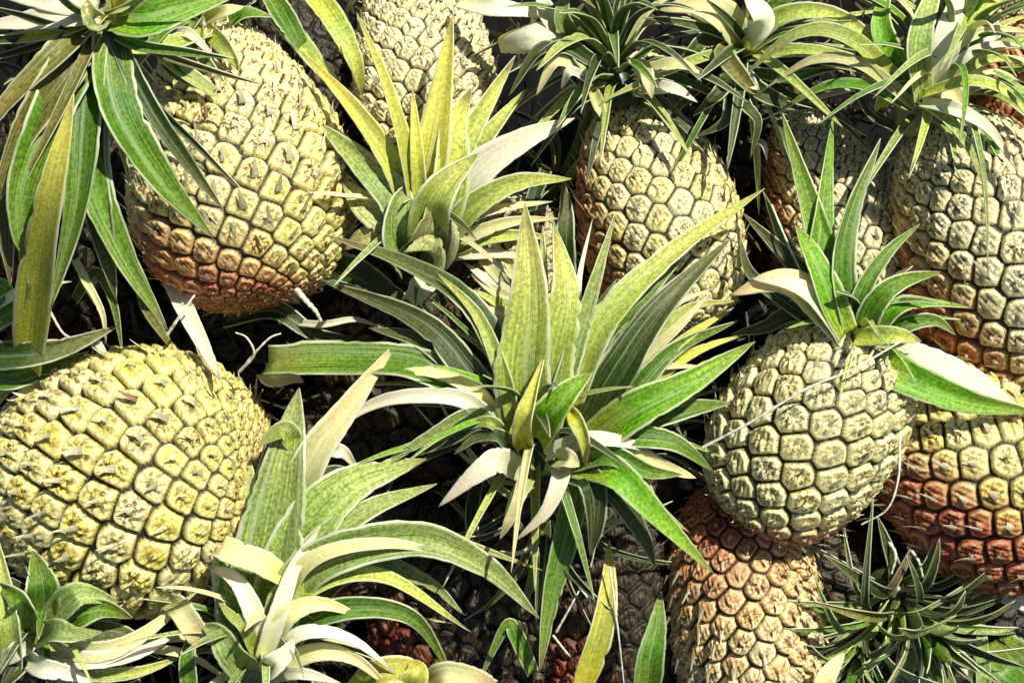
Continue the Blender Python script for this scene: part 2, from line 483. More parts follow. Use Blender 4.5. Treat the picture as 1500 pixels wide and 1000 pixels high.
            for q in range(n_ + 1):
                v = q / n_
                cpt = o + nn * dk * (.10 * relief + .03) + up * (-.16 * dk + ln * v * .72) + nn * (ln * (.25 * v + .55 * curl * v * v)) + et * (lean * ln * v)
                ww = wd * (1 - v ** 1.5) + .004
                sv_.append(cpt - et * ww); sv_.append(cpt + nn * ww * .5); sv_.append(cpt + et * ww)
                sc_ += [np.append(col * (.5 + .6 * v), 0)] * 3
                if q < n_:
                    b = b0 + q * 3
                    sf_.append((b, b + 1, b + 4, b + 3)); sf_.append((b + 1, b + 2, b + 5, b + 4))
            nvt += 3 * (n_ + 1)
        Vl.append(np.array(sv_)); Fl.append(np.array(sf_)); Cl.append(np.array(sc_))
    V = np.concatenate(Vl); F = np.concatenate(Fl); cols = np.concatenate(Cl)
    V = V @ rot.T
    V = V @ RT.T + np.array(axis_origin)[None]
    return mesh_from('fruit', V, F, [SKIN], cols=np.clip(cols, 0, 1.4))


def axis_rot(d, roll):
    d = Vector(d).normalized()
    q = d.to_track_quat('Z', 'Y')
    return (q.to_matrix() @ Matrix.Rotation(roll, 3, 'Z'))


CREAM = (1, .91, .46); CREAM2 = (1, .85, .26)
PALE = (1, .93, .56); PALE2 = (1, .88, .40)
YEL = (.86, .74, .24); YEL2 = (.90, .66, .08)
SHADED = (.045, .035, .012); SHADED2 = (.05, .025, .01)  # near-black skin: shade of the lower heap painted into the fruit colour
GRP = 'pineapples heaped on the ground'


def pineapple(label, cx, cy, z, length, width, ang, tilt=0., seed=1, main=CREAM, alt=CREAM2, red=0., reddir=(0, -1, 0), relief=1.,
              lo=False, spikes=1., around=18.4, roll=None, taper=.8, yel=None):
    """cx, cy, z = middle of fruit; length/width in photo px; ang = image angle of crown direction; tilt = crown towards camera (deg)"""
    c = P(cx, cy, z)
    A = math.radians(ang); TL = math.radians(tilt)
    d = Vector((math.cos(A) * math.cos(TL), math.sin(A) * math.cos(TL), math.sin(TL)))
    k = (D - z) / D
    Lh = length / 100 * k; R_ = width / 200 * k
    root_l = c - d * Lh * .5
    root = empty('pineapple', W(root_l))
    tag(root, label, 'pineapple', GRP)
    rot = axis_rot(d, roll if roll is not None else seed * 1.3)
    off = W(c) - W(root_l)
    me = fruit_mesh(Lh, R_, seed, rot, off, main, alt, red, reddir, relief, around, spikes, lo, taper, yel)
    link('fruit', me, root)
    return root, c + d * Lh * .48, d


def core(root, base, d, r, h, mat='stem'):
    """short tapered stalk of the crown"""
    rot = axis_rot(d, 0)
    vs, fs, uv = [], [], []
    n, m = 20, 8
    for i in range(m + 1):
        v = i / m
        rr = r * (1 - v ** 2 * .8) * (1 + .12 * math.sin(v * 9))
        for j in range(n):
            t = j / n * 2 * math.pi
            q = rot @ Vector((rr * math.cos(t) * (1 + .06 * math.sin(3 * t + v * 6)), rr * math.sin(t), h * (v - .25)))
            vs.append(tuple(base + q)); uv.append((.5, .1 + .3 * v))
    for i in range(m):
        for j in range(n):
            fs.append((i * n + j, i * n + (j + 1) % n, (i + 1) * n + (j + 1) % n, (i + 1) * n + j))
    a = Wn(np.array(vs)) - np.array(root.location)
    me = mesh_from('crown', a, fs, [LM[mat]], uvs=uv)
    return link('crown', me, root)


LEAFSEED = [100]


def hand(parent, root, leaves, dz=0.):
    for lf in leaves:
        w, mat, pts = lf[0], lf[1], lf[2]
        kw = lf[3] if len(lf) > 3 else {}
        LEAFSEED[0] += 1
        kw = dict(kw); kw.setdefault('seed', LEAFSEED[0]); kw.setdefault('twist', random.Random(LEAFSEED[0]).uniform(-22, 22))
        make_leaf([P(x, y, z + dz) for x, y, z in pts], w / 100, mat, parent, root.location, **kw)


def gen_crown(parent, root, base, d, n, L, Wd, mats, a0=98, a1=8, droop=.35, seed=1, hgt=.5, rad=.12, lpow=.6, zmin=None):
    """crown of n arching leaves; outer leaves first. L, Wd in u"""
    rnd = random.Random(seed)
    rot = axis_rot(d, rnd.uniform(0, 6))
    for i in range(n):
        f = i / max(1, n - 1)
        az = i * GA + rnd.uniform(-.15, .15)
        el = math.radians(a0 + (a1 - a0) * f ** .8 + rnd.uniform(-7, 7))
        rad_d = rot @ Vector((math.cos(az), math.sin(az), 0))
        ax = rot @ Vector((0, 0, 1))
        dirv = ax * math.cos(el) + rad_d * math.sin(el)
        ll = L * (.45 + .55 * math.sin(min(1, f / .55 + .12) * math.pi / 2)) * rnd.uniform(.8, 1.15)
        if f > .9: ll *= .75
        p0 = base + ax * (hgt * f) + rad_d * rad * (1 - f)
        dd = droop * rnd.uniform(.5, 1.4) * (1 - .6 * f)
        bend = (rad_d * .5 - ax * .8 - UPV * .3)
        p1 = p0 + dirv * ll * .35 + ax * ll * .05
        p2 = p0 + dirv * ll * .72 + bend * ll * dd * .35
        p3 = p0 + dirv * ll * .98 + bend * ll * dd
        mat = mats[rnd.randrange(len(mats))]
        make_leaf([p0, p1, p2, p3], Wd * rnd.uniform(.75, 1.2) * (.8 + .2 * f), mat, parent, root.location, hint=ax * 1.0 - rad_d * .4 + Vector((0, 0, .25)),
                  cup=.55, seed=seed * 1000 + i, twist=rnd.uniform(-18, 18), nseg=18)


# ================================================================== SETTING
def ground():
    n = 120
    xs = np.concatenate([-np.geomspace(30, 1.0, 20), np.linspace(-.9, .9, n), np.geomspace(1.0, 30, 20)])
    X, Y = np.meshgrid(xs, xs)
    Z = .006 * np.sin(X * 31 + 1) * np.sin(Y * 27) + .003 * np.sin(X * 90) * np.cos(Y * 83)
    V = np.stack([X, Y, Z], -1).reshape(-1, 3)
    k = len(xs)
    ii, jj = np.meshgrid(np.arange(k - 1), np.arange(k - 1), indexing='ij')
    F = np.stack([ii * k + jj, ii * k + jj + 1, (ii + 1) * k + jj + 1, (ii + 1) * k + jj], -1).reshape(-1, 4)
    o = link('ground', mesh_from('ground', V, F, [SOIL])); tag(o, kind='structure')


ground()

# ================================================================== PINEAPPLES
# 1 upper-left fruit, long, base to lower right
r, b, d = pineapple('tall pineapple in the upper left, narrow top up, reddish base down', 347, 243, .2, 420, 318, 101, -8,
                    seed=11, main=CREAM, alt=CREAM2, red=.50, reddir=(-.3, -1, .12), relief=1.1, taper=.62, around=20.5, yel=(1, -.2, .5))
cr = core(r, b, d, .3, .5)
hand(cr, r, [
    (34, 'lime', [(312, 50, .3), (270, 60, 1.5), (215, 75, 1.9), (172, 72, 2.0)]),
    (30, 'green', [(325, 45, .2), (360, 20, .5), (400, 25, .4)]),
    (28, 'lime', [(300, 40, .4), (335, 75, 1.35), (350, 105, 1.3)]),
    (26, 'grey', [(290, 40, .4), (295, 80, 1.4), (330, 122, 1.45)]),
    (32, 'green', [(285, 30, .4), (250, 90, 1.6), (308, 136, 1.5)]),
    (24, 'cream', [(300, 30, .3), (330, 15, .8), (358, 10, .6)]),
    (26, 'green', [(270, 30, .4), (235, 50, 1.7), (200, 100, 2.0)]),
    (30, 'lime', [(262, 52, 1.0), (240, 80, 1.6), (305, 130, 1.62), (314, 137, 1.55)]),
    (20, 'white', [(245, 60, 1.1), (275, 50, 1.4), (320, 92, 1.4)]),
])
# 2 left fruit
r, b, d = pineapple('large yellow-topped pineapple lying on its side at the left, blunt base to the right', 180, 705, .6, 435, 372, 183, -14,
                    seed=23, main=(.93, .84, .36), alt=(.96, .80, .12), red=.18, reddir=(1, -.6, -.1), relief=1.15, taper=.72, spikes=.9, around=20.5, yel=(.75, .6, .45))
cr = core(r, b, d, .35, .6)
hand(cr, r, [
    (30, 'grey', [(-20, 650, .3), (40, 600, 1.2), (90, 560, 1.1)]),
    (24, 'cream', [(-10, 640, .3), (40, 575, 1.0), (120, 552, .8)]),
    (20, 'lime', [(-30, 620, .3), (20, 560, .8), (75, 540, .6)]),
    (22, 'brown', [(-30, 690, .4), (20, 660, 1.4), (60, 655, 1.5)]),
])
# 3 top centre fruit
r, b, d = pineapple('pale pineapple at the top edge standing behind the upright yellow-green crown', 618, 95, -.9, 330, 200, 97, -20, seed=31,
                    main=PALE, alt=PALE2, red=0, relief=1.2, taper=.8)
cr = core(r, b, d, .25, .5)
gen_crown(cr, r, b, d, 14, 1.4, .22, ['green', 'grey', 'dark'], seed=33)
# 4 upper middle-right fruit with spiky crown above
r, b, d = pineapple('cream pineapple right of centre with a dark frilly crown, rusty left flank', 962, 316, -.25, 350, 236, 106, -6, seed=41,
                    main=(1, .91, .50), alt=(1, .84, .26), red=.22, reddir=(-1, -.35, .1), relief=.85, taper=.74, spikes=.9)
cr = core(r, P(905, 130, .1), Vector((-.2, .95, .2)), .36, .9, 'dark')
gen_crown(cr, r, P(905, 135, .2), Vector((-.12, .9, .45)), 54, 1.75, .24, ['dark', 'green', 'cream', 'olive', 'dark', 'lime'], a0=112, a1=12, droop=.55, seed=43, hgt=1.0, rad=.3)
hand(cr, r, [
    (30, 'cream', [(930, 90, .9), (945, 110, 1.3), (955, 145, 1.2)]),
    (24, 'cream', [(860, 110, .9), (815, 90, 1.3), (785, 140, 1.1)]),
    (22, 'white', [(865, 120, .9), (835, 105, 1.3), (822, 130, 1.1)]),
    (26, 'cream', [(930, 110, .9), (990, 95, 1.3), (1030, 110, 1.1)]),
    (22, 'white', [(935, 130, .9), (985, 130, 1.2), (1022, 150, 1.0)]),
    (20, 'cream', [(870, 135, .9), (880, 160, 1.3), (890, 185, 1.2)]),
    (26, 'dark', [(860, 130, .9), (800, 70, 1.3), (745, 140, 1.0)]),
    (26, 'dark', [(870, 90, .8), (820, 70, 1.3), (760, 110, 1.1)]),
    (34, 'white', [(835, 60, .6), (800, 20, .9), (790, -30, .7)]),
    (30, 'grey', [(840, 60, .7), (825, 20, 1.1), (840, -30, .7)]),
])
# 5 behind the right green crown
r, b, d = pineapple('slim pale pineapple standing behind the dark green crown at the right', 1222, 325, -.9, 350, 205, 107, -4, seed=51,
                    main=PALE, alt=CREAM, red=.32, reddir=(-1, -.3, 0), relief=1.1, taper=.66)
cr = core(r, b, d, .22, .4, 'dark')
gen_crown(cr, r, b, d, 20, 1.3, .2, ['dark', 'dark', 'olive'], seed=53, droop=.5)
# 6 right edge large
r, b, d = pineapple('big pineapple cut by the right edge, pale above and rust red below, bushy crown', 1468, 372, -.1, 430, 300, 118, 4, seed=61,
                    main=(1, .93, .55), alt=(1, .87, .40), red=.32, reddir=(-.72, -.8, .0), relief=1.05, taper=.78, around=20)
cb = P(1345, 165, .2)
cr = core(r, cb, Vector((-.5, .8, .25)), .32, .9)
gen_crown(cr, r, cb, Vector((.30, .75, .6)), 66, 2.6, .17, ['grey', 'bright', 'grey', 'lime', 'bright', 'cream', 'green'], a0=95, a1=5, droop=.6, seed=63, hgt=1.0, rad=.25)
hand(cr, r, [
    (40, 'cream', [(1360, 100, .9), (1400, 140, 1.3), (1425, 190, 1.1)]),
    (26, 'dark', [(1310, 190, .6), (1270, 160, 1.1), (1245, 100, 1.0)]),
    (30, 'yellow', [(1290, 160, .9), (1290, 130, 1.3), (1265, 110, 1.2)]),
    (26, 'white', [(1410, 110, .5), (1450, 70, 1.0), (1456, 30, .8), (1425, 0, .4)]),
    (20, 'cream', [(1365, 140, .9), (1395, 75, 1.4), (1450, 45, 1.4), (1520, 48, 1.0)]),
    (18, 'white', [(1368, 145, .9), (1405, 90, 1.4), (1455, 65, 1.4), (1530, 75, 1.0)]),
    (18, 'lime', [(1368, 150, .9), (1410, 105, 1.3), (1460, 85, 1.3), (1520, 100, 1.0)]),
    (18, 'cream', [(1370, 155, .8), (1410, 120, 1.2), (1455, 105, 1.2), (1510, 125, .9)]),
    (16, 'white', [(1370, 160, .8), (1410, 135, 1.1), (1445, 125, 1.1), (1490, 145, .8)]),
    (30, 'lime', [(1340, 150, 1.0), (1250, 60, 1.7), (1170, 50, 1.6), (1090, 110, 1.0)]),
    (22, 'cream', [(1340, 155, 1.0), (1260, 95, 1.6), (1190, 90, 1.5), (1120, 130, 1.0)]),
    (20, 'green', [(1338, 160, 1.0), (1260, 125, 1.5), (1200, 130, 1.4), (1130, 170, .9)]),
    (24, 'white', [(1350, 150, 1.3), (1400, 160, 1.8), (1450, 190, 1.7), (1490, 250, 1.4)]),
    (24, 'lime', [(1350, 140, 1.3), (1420, 120, 1.9), (1480, 140, 1.8), (1530, 200, 1.4)]),
    (20, 'grey', [(1350, 150, 1.2), (1390, 180, 1.7), (1420, 220, 1.6), (1440, 270, 1.4)]),
    (40, 'bright', [(1345, 150, 1.0), (1300, 70, 1.4), (1290, 20, 1.3), (1310, -40, .9)]),
    (44, 'grey', [(1350, 150, 1.1), (1345, 70, 1.6), (1360, 10, 1.5), (1385, -50, 1.1)]),
    (40, 'white', [(1355, 150, 1.0), (1385, 60, 1.5), (1400, 10, 1.4), (1410, -50, 1.0)]),
    (36, 'lime', [(1360, 150, 1.0), (1410, 50, 1.4), (1460, 0, 1.3), (1520, -30, .9)]),
])
# 7 right middle fruit below the green crown
r, b, d = pineapple('rounded cream pineapple right of the middle wearing the dark green upright crown', 1188, 628, .75, 330, 272, 58, 16, seed=71,
                    main=(1, .95, .50), alt=(1, .90, .36), red=.34, reddir=(-.1, -1, -.2), relief=1.05, taper=.86, around=17)
cr = core(r, P(1258, 505, 1.5), Vector((.1, .9, .3)), .26, .6, 'dark')
hand(cr, r, [
    (56, 'bright', [(1240, 500, 1.4), (1222, 420, 1.8), (1195, 320, 1.9), (1146, 166, 1.6)], dict(twist=-10)),
    (48, 'bright', [(1236, 480, 1.5), (1200, 400, 1.9), (1205, 310, 1.9), (1220, 172, 1.6)], dict(twist=12)),
    (48, 'green', [(1250, 490, 1.6), (1235, 400, 2.0), (1250, 310, 2.0), (1290, 203, 1.7)], dict(twist=25)),
    (50, 'bright', [(1240, 490, 1.8), (1215, 430, 2.1), (1190, 370, 2.1), (1165, 330, 1.9)], dict(twist=15)),
    (28, 'green', [(1250, 500, 1.5), (1262, 430, 1.9), (1300, 370, 1.9), (1348, 328, 1.7)]),
    (38, 'green', [(1258, 500, 1.6), (1285, 445, 2.0), (1320, 415, 2.0), (1378, 398, 1.6)]),
    (34, 'bright', [(1262, 505, 1.6), (1310, 455, 2.0), (1350, 445, 1.9), (1420, 450, 1.4)]),
    (26, 'green', [(1262, 500, 1.4), (1330, 475, 1.8), (1370, 470, 1.7), (1400, 490, 1.4)]),
    (30, 'lime', [(1250, 495, 1.7), (1310, 490, 2.1), (1350, 500, 1.8)]),
    (56, 'cream', [(1245, 505, 1.5), (1190, 440, 2.0), (1140, 415, 2.1), (1070, 432, 1.8)], dict(twist=8, cup=.3)),
    (40, 'white', [(1240, 510, 1.6), (1205, 450, 2.1), (1160, 418, 2.25), (1100, 408, 2.0)], dict(cup=.3)),
    (34, 'dark', [(1240, 500, 1.3), (1190, 420, 1.5), (1145, 370, 1.4), (1088, 312, 1.0)]),
    (30, 'green', [(1235, 500, 1.2), (1180, 420, 1.4), (1145, 350, 1.3), (1118, 280, .9)]),
    (24, 'dark', [(1240, 500, 1.3), (1160, 450, 1.5), (1100, 400, 1.3), (1085, 350, 1.0)]),
    (64, 'white', [(1262, 512, 1.2), (1330, 525, 1.6), (1420, 555, 1.5), (1510, 610, 1.1)], dict(twist=-12, cup=.25)),
    (56, 'bright', [(1265, 520, 1.4), (1330, 555, 1.8), (1420, 590, 1.7), (1520, 603, 1.2)], dict(twist=18)),
    (30, 'dark', [(1240, 500, 1.3), (1170, 460, 1.4), (1120, 480, 1.2), (1070, 490, .9)]),
])
gen_crown(cr, r, P(1256, 500, 1.4), Vector((.05, .85, .45)), 18, 1.3, .15, ['green', 'dark', 'bright', 'lime'], a0=100, a1=35, droop=.4, seed=75, hgt=.4, rad=.2)
# 8 right lower fruit, red bottom
r, b, d = pineapple('yellow pineapple with a deep red underside at the lower right edge', 1425, 683, .0, 392, 280, 141, -4, seed=81,
                    main=(.95, .86, .38), alt=(.96, .78, .12), red=.85, reddir=(-.4, -1, .0), relief=1.1, taper=.85, around=18.4)
cr = core(r, b, d, .25, .5, 'dark')
gen_crown(cr, r, b, d, 12, 1.1, .2, ['dark', 'green'], seed=83)
# 9 lower red brown fruit, upside down
r, b, d = pineapple('red-brown pineapple at the bottom edge standing base up, lit on its right flank', 1092, 905, -.5, 400, 228, -83, -10, seed=91,
                    main=(1, .84, .44), alt=(1, .60, .22), red=.70, reddir=(-.3, .9, .3), relief=1.2, taper=.8)
cr = core(r, b, d, .25, .5)
gen_crown(cr, r, b, d, 10, 1.1, .2, ['dark', 'green'], seed=93)
# 10 dark one to its right with dark spreading crown
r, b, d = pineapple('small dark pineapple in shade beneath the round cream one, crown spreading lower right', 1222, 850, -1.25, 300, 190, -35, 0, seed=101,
                    main=SHADED, alt=SHADED2, red=.2, relief=1.2)
cb = P(1305, 858, -.35)
cr = core(r, cb, Vector((.3, -.6, .5)), .3, .8, 'dark')
gen_crown(cr, r, cb, Vector((.35, -.55, .65)), 52, 1.9, .25, ['grey', 'grey', 'dark', 'green', 'olive', 'dark'], a0=100, a1=8, droop=.45, seed=103, hgt=.7, rad=.25)
gen_crown(cr, r, cb + Vector((-.3, -.3, .1)), Vector((-.3, -.7, .5)), 30, 1.6, .15, ['dark', 'grey', 'brown', 'green', 'cream'], a0=120, a1=30, droop=.7, seed=107, hgt=.9, rad=.5)
# 11 the upright yellow-green crown; fruit below in shade
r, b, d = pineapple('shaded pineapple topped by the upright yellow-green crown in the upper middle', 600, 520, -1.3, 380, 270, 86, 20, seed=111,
                    main=SHADED, alt=SHADED2, red=.2, relief=1.2)
cb = P(618, 352, .35)
cr = core(r, cb, Vector((0, .9, .4)), .36, .7, 'stem')
hand(cr, r, [
    (74, 'yellow', [(622, 345, .7), (625, 270, 1.3), (642, 170, 1.5), (663, 22, 1.1)], dict(twist=-14, cup=.35)),
    (66, 'lime', [(635, 345, .9), (655, 270, 1.35), (662, 190, 1.4), (690, 130, 1.0)], dict(twist=22)),
    (28, 'yellow', [(612, 330, .9), (600, 240, 1.4), (570, 130, 1.4), (522, 18, 1.0)], dict(twist=20)),
    (38, 'yellow', [(608, 335, .8), (580, 250, 1.2), (520, 160, 1.2), (440, 74, .8)], dict(twist=-8)),
    (26, 'yellow', [(618, 330, 1.0), (612, 230, 1.5), (604, 130, 1.3)], {}),
    (42, 'lime', [(640, 335, .8), (675, 230, 1.2), (710, 160, 1.2), (755, 82, .9)], dict(twist=18)),
    (36, 'lime', [(645, 340, .7), (690, 240, 1.0), (730, 180, 1.0), (772, 130, .7)], {}),
    (56, 'white', [(640, 350, .8), (690, 255, 1.2), (760, 205, 1.2), (842, 173, .9)], dict(twist=14, cup=.3)),
    (42, 'lime', [(640, 365, .7), (690, 305, 1.2), (760, 268, 1.2), (838, 262, .8)], dict(twist=16)),
    (24, 'cream', [(640, 368, .6), (690, 320, 1.0), (740, 305, 1.0), (810, 295, .7)]),
    (24, 'cream', [(640, 372, .5), (690, 345, .9), (750, 325, .9), (820, 320, .6)]),
    (24, 'lime', [(645, 375, .5), (700, 352, .8), (760, 345, .8), (815, 350, .5)]),
    (20, 'white', [(645, 378, .5), (690, 372, .7), (740, 372, .6), (790, 380, .4)]),
    (62, 'grey', [(608, 365, .7), (585, 300, 1.1), (530, 240, 1.1), (464, 178, .8)], dict(twist=-16)),
    (22, 'dark', [(600, 360, .5), (560, 300, .8), (500, 240, .7), (455, 220, .4)]),
    (62, 'stem', [(605, 375, .6), (570, 330, 1.0), (530, 300, 1.0), (502, 262, .8)], dict(twist=-10)),
    (50, 'stem', [(602, 385, .6), (570, 350, 1.0), (535, 345, 1.0), (505, 365, .7)], dict(twist=8)),
    (66, 'lime', [(625, 360, 1.0), (632, 305, 1.6), (655, 265, 1.7), (702, 224, 1.5)], dict(twist=4, cup=.6)),
    (84, 'stem', [(622, 385, .7), (632, 350, 1.35), (636, 320, 1.45), (628, 296, 1.4)], dict(cup=.7)),
    (78, 'grey', [(604, 385, .65), (592, 345, 1.2), (590, 305, 1.3), (596, 270, 1.25)], dict(cup=.7)),
    (76, 'stem', [(625, 400, .7), (630, 378, 1.3), (632, 360, 1.4), (640, 345, 1.3)], dict(cup=.6)),
])
gen_crown(cr, r, cb, Vector((0, .9, .4)), 16, 1.7, .17, ['lime', 'green', 'cream', 'dark', 'grey'], a0=105, a1=50, droop=.35, seed=115, hgt=.4, rad=.3)
# 12 central crown
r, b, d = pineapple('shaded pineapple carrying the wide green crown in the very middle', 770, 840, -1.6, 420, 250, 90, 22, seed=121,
                    main=SHADED, alt=(.24, .17, .06), red=.15, relief=1.2)
cb = P(785, 655, .9)
cr = core(r, cb, Vector((0, .85, .5)), .40, .9, 'dark')
hand(cr, r, [
    (88, 'lime', [(770, 640, 1.6), (768, 540, 2.3), (778, 430, 2.4), (769, 298, 2.1)], dict(twist=-10, cup=.35)),
    (72, 'lime', [(790, 640, 1.6), (810, 520, 2.2), (828, 430, 2.3), (811, 326, 2.0)], dict(twist=14, cup=.35)),
    (26, 'grey', [(785, 600, 1.6), (792, 480, 2.0), (796, 400, 2.0), (795, 330, 1.8)]),
    (34, 'grey', [(800, 640, 1.7), (835, 530, 2.1), (865, 430, 2.1), (902, 310, 1.8)], dict(twist=12)),
    (12, 'white', [(838, 560, 1.6), (845, 460, 1.9), (850, 400, 1.9), (868, 320, 1.7)]),
    (50, 'lime', [(825, 620, 1.6), (880, 480, 2.1), (980, 375, 2.0), (1120, 276, 1.4)], dict(twist=-12)),
    (50, 'green', [(822, 625, 1.5), (870, 500, 1.8), (940, 430, 1.8), (1020, 350, 1.4)], dict(twist=10)),
    (66, 'dark', [(850, 640, 1.5), (905, 540, 2.0), (965, 450, 2.0), (1070, 350, 1.5)], dict(twist=-10)),
    (60, 'bright', [(860, 650, 1.8), (930, 600, 2.3), (1010, 560, 2.3), (1106, 500, 1.9)], dict(twist=8)),
    (46, 'green', [(860, 650, 1.5), (940, 620, 1.8), (1010, 600, 1.8), (1070, 590, 1.5)]),
    (34, 'green', [(860, 640, 1.4), (930, 570, 1.8), (990, 510, 1.7), (1080, 470, 1.4)]),
    (22, 'yellow', [(870, 620, 1.3), (950, 540, 1.6), (1010, 490, 1.6), (1075, 450, 1.2)]),
    (20, 'cream', [(880, 610, 1.2), (950, 520, 1.4), (1000, 470, 1.4), (1040, 430, 1.1)]),
    (18, 'yellow', [(900, 610, 1.2), (980, 540, 1.5), (1030, 510, 1.5), (1090, 490, 1.2)]),
    (18, 'cream', [(880, 600, 1.1), (930, 500, 1.4), (980, 450, 1.3), (1050, 420, 1.0)]),
    (20, 'lime', [(890, 620, 1.1), (960, 500, 1.3), (1010, 450, 1.2), (1085, 440, .9)]),
    (54, 'bright', [(785, 645, 1.8), (805, 610, 2.4), (835, 575, 2.5), (868, 545, 2.3)], dict(cup=.6)),
    (34, 'yellow', [(768, 660, 1.7), (768, 620, 2.4), (778, 580, 2.5), (798, 520, 2.4)], dict(cup=.8)),
    (46, 'dark', [(760, 640, 1.6), (735, 530, 2.1), (680, 440, 2.0), (590, 385, 1.6), (480, 345, 1.2)], dict(twist=20)),
    (26, 'lime', [(758, 640, 1.7), (738, 550, 2.25), (700, 460, 2.2), (640, 400, 1.9)], dict(twist=-20)),
    (52, 'dark', [(755, 645, 1.5), (700, 560, 1.9), (620, 470, 1.8), (470, 410, 1.2)], dict(twist=-12)),
    (44, 'dark', [(752, 648, 1.4), (690, 560, 1.7), (620, 500, 1.7), (540, 480, 1.3)]),
    (54, 'green', [(752, 655, 1.4), (680, 570, 1.8), (600, 530, 1.8), (500, 525, 1.5), (392, 530, 1.2)], dict(twist=10, blunt=True)),
    (28, 'cream', [(750, 652, 1.5), (700, 575, 1.95), (640, 545, 1.95), (560, 545, 1.7)]),
    (26, 'white', [(750, 660, 1.5), (690, 590, 2.1), (600, 580, 2.1), (530, 600, 1.8), (470, 650, 1.5)], dict(twist=-10)),
    (28, 'grey', [(750, 665, 1.5), (700, 610, 2.1), (630, 640, 2.0), (545, 692, 1.8)], dict(twist=-14)),
    (22, 'dark', [(750, 668, 1.5), (710, 620, 2.1), (660, 645, 1.9), (600, 670, 1.7)]),
    (20, 'lime', [(752, 670, 1.5), (725, 622, 2.2), (690, 622, 2.1), (640, 640, 1.9)]),
    (24, 'dark', [(755, 680, 1.5), (735, 640, 2.2), (700, 640, 2.1), (665, 665, 1.9)]),
    (42, 'white', [(765, 690, 1.5), (730, 675, 2.2), (695, 695, 2.3), (642, 742, 2.0)], dict(cup=.3)),
    (28, 'white', [(820, 680, 1.8), (822, 700, 2.3), (800, 750, 2.3), (755, 792, 2.0)], dict(cup=.3)),
    (24, 'cream', [(775, 700, 1.6), (758, 725, 2.1), (745, 760, 2.1), (732, 790, 1.9)], dict(cup=.3)),
    (26, 'yellow', [(832, 595, 2.4), (846, 620, 2.7), (856, 648, 2.65), (858, 685, 2.4)], dict(cup=.5, foot=.3, twist=30)),
    (34, 'cream', [(815, 672, 2.2), (832, 672, 2.5), (850, 682, 2.4)], dict(cup=.6)),
    (30, 'white', [(800, 665, 1.9), (860, 645, 2.3), (920, 650, 2.2), (965, 668, 1.9)]),
    (34, 'green', [(830, 680, 1.7), (890, 665, 2.2), (950, 690, 2.2), (1000, 695, 1.9)]),
    (24, 'cream', [(880, 680, 1.8), (930, 668, 2.1), (990, 690, 1.8), (1020, 700, 1.6)]),
    (40, 'green', [(860, 640, 1.6), (930, 640, 2.1), (990, 650, 2.1), (1045, 690, 1.7)]),
    (50, 'bright', [(840, 680, 1.7), (900, 690, 2.3), (960, 750, 2.3), (1046, 840, 1.9)], dict(twist=12)),
    (44, 'dark', [(835, 690, 1.6), (865, 705, 2.1), (872, 760, 2.0), (865, 815, 1.6)]),
    (40, 'dark', [(850, 690, 1.5), (900, 720, 1.9), (940, 780, 1.8), (960, 830, 1.4)]),
    (20, 'lime', [(850, 690, 1.6), (930, 700, 2.0), (960, 740, 1.9), (1010, 780, 1.5)]),
])
gen_crown(cr, r, cb, Vector((0, .75, .6)), 34, 2.5, .17, ['dark', 'green', 'lime', 'cream', 'bright', 'lime'], a0=108, a1=22, droop=.45, seed=125, hgt=.5, rad=.3)
gen_crown(cr, r, P(800, 720, .4), Vector((-.05, -.6, .5)), 16, 2.2, .15, ['dark', 'green', 'cream', 'olive', 'dark', 'lime'], a0=95, a1=25, droop=.6, seed=127, hgt=.6, rad=.5)
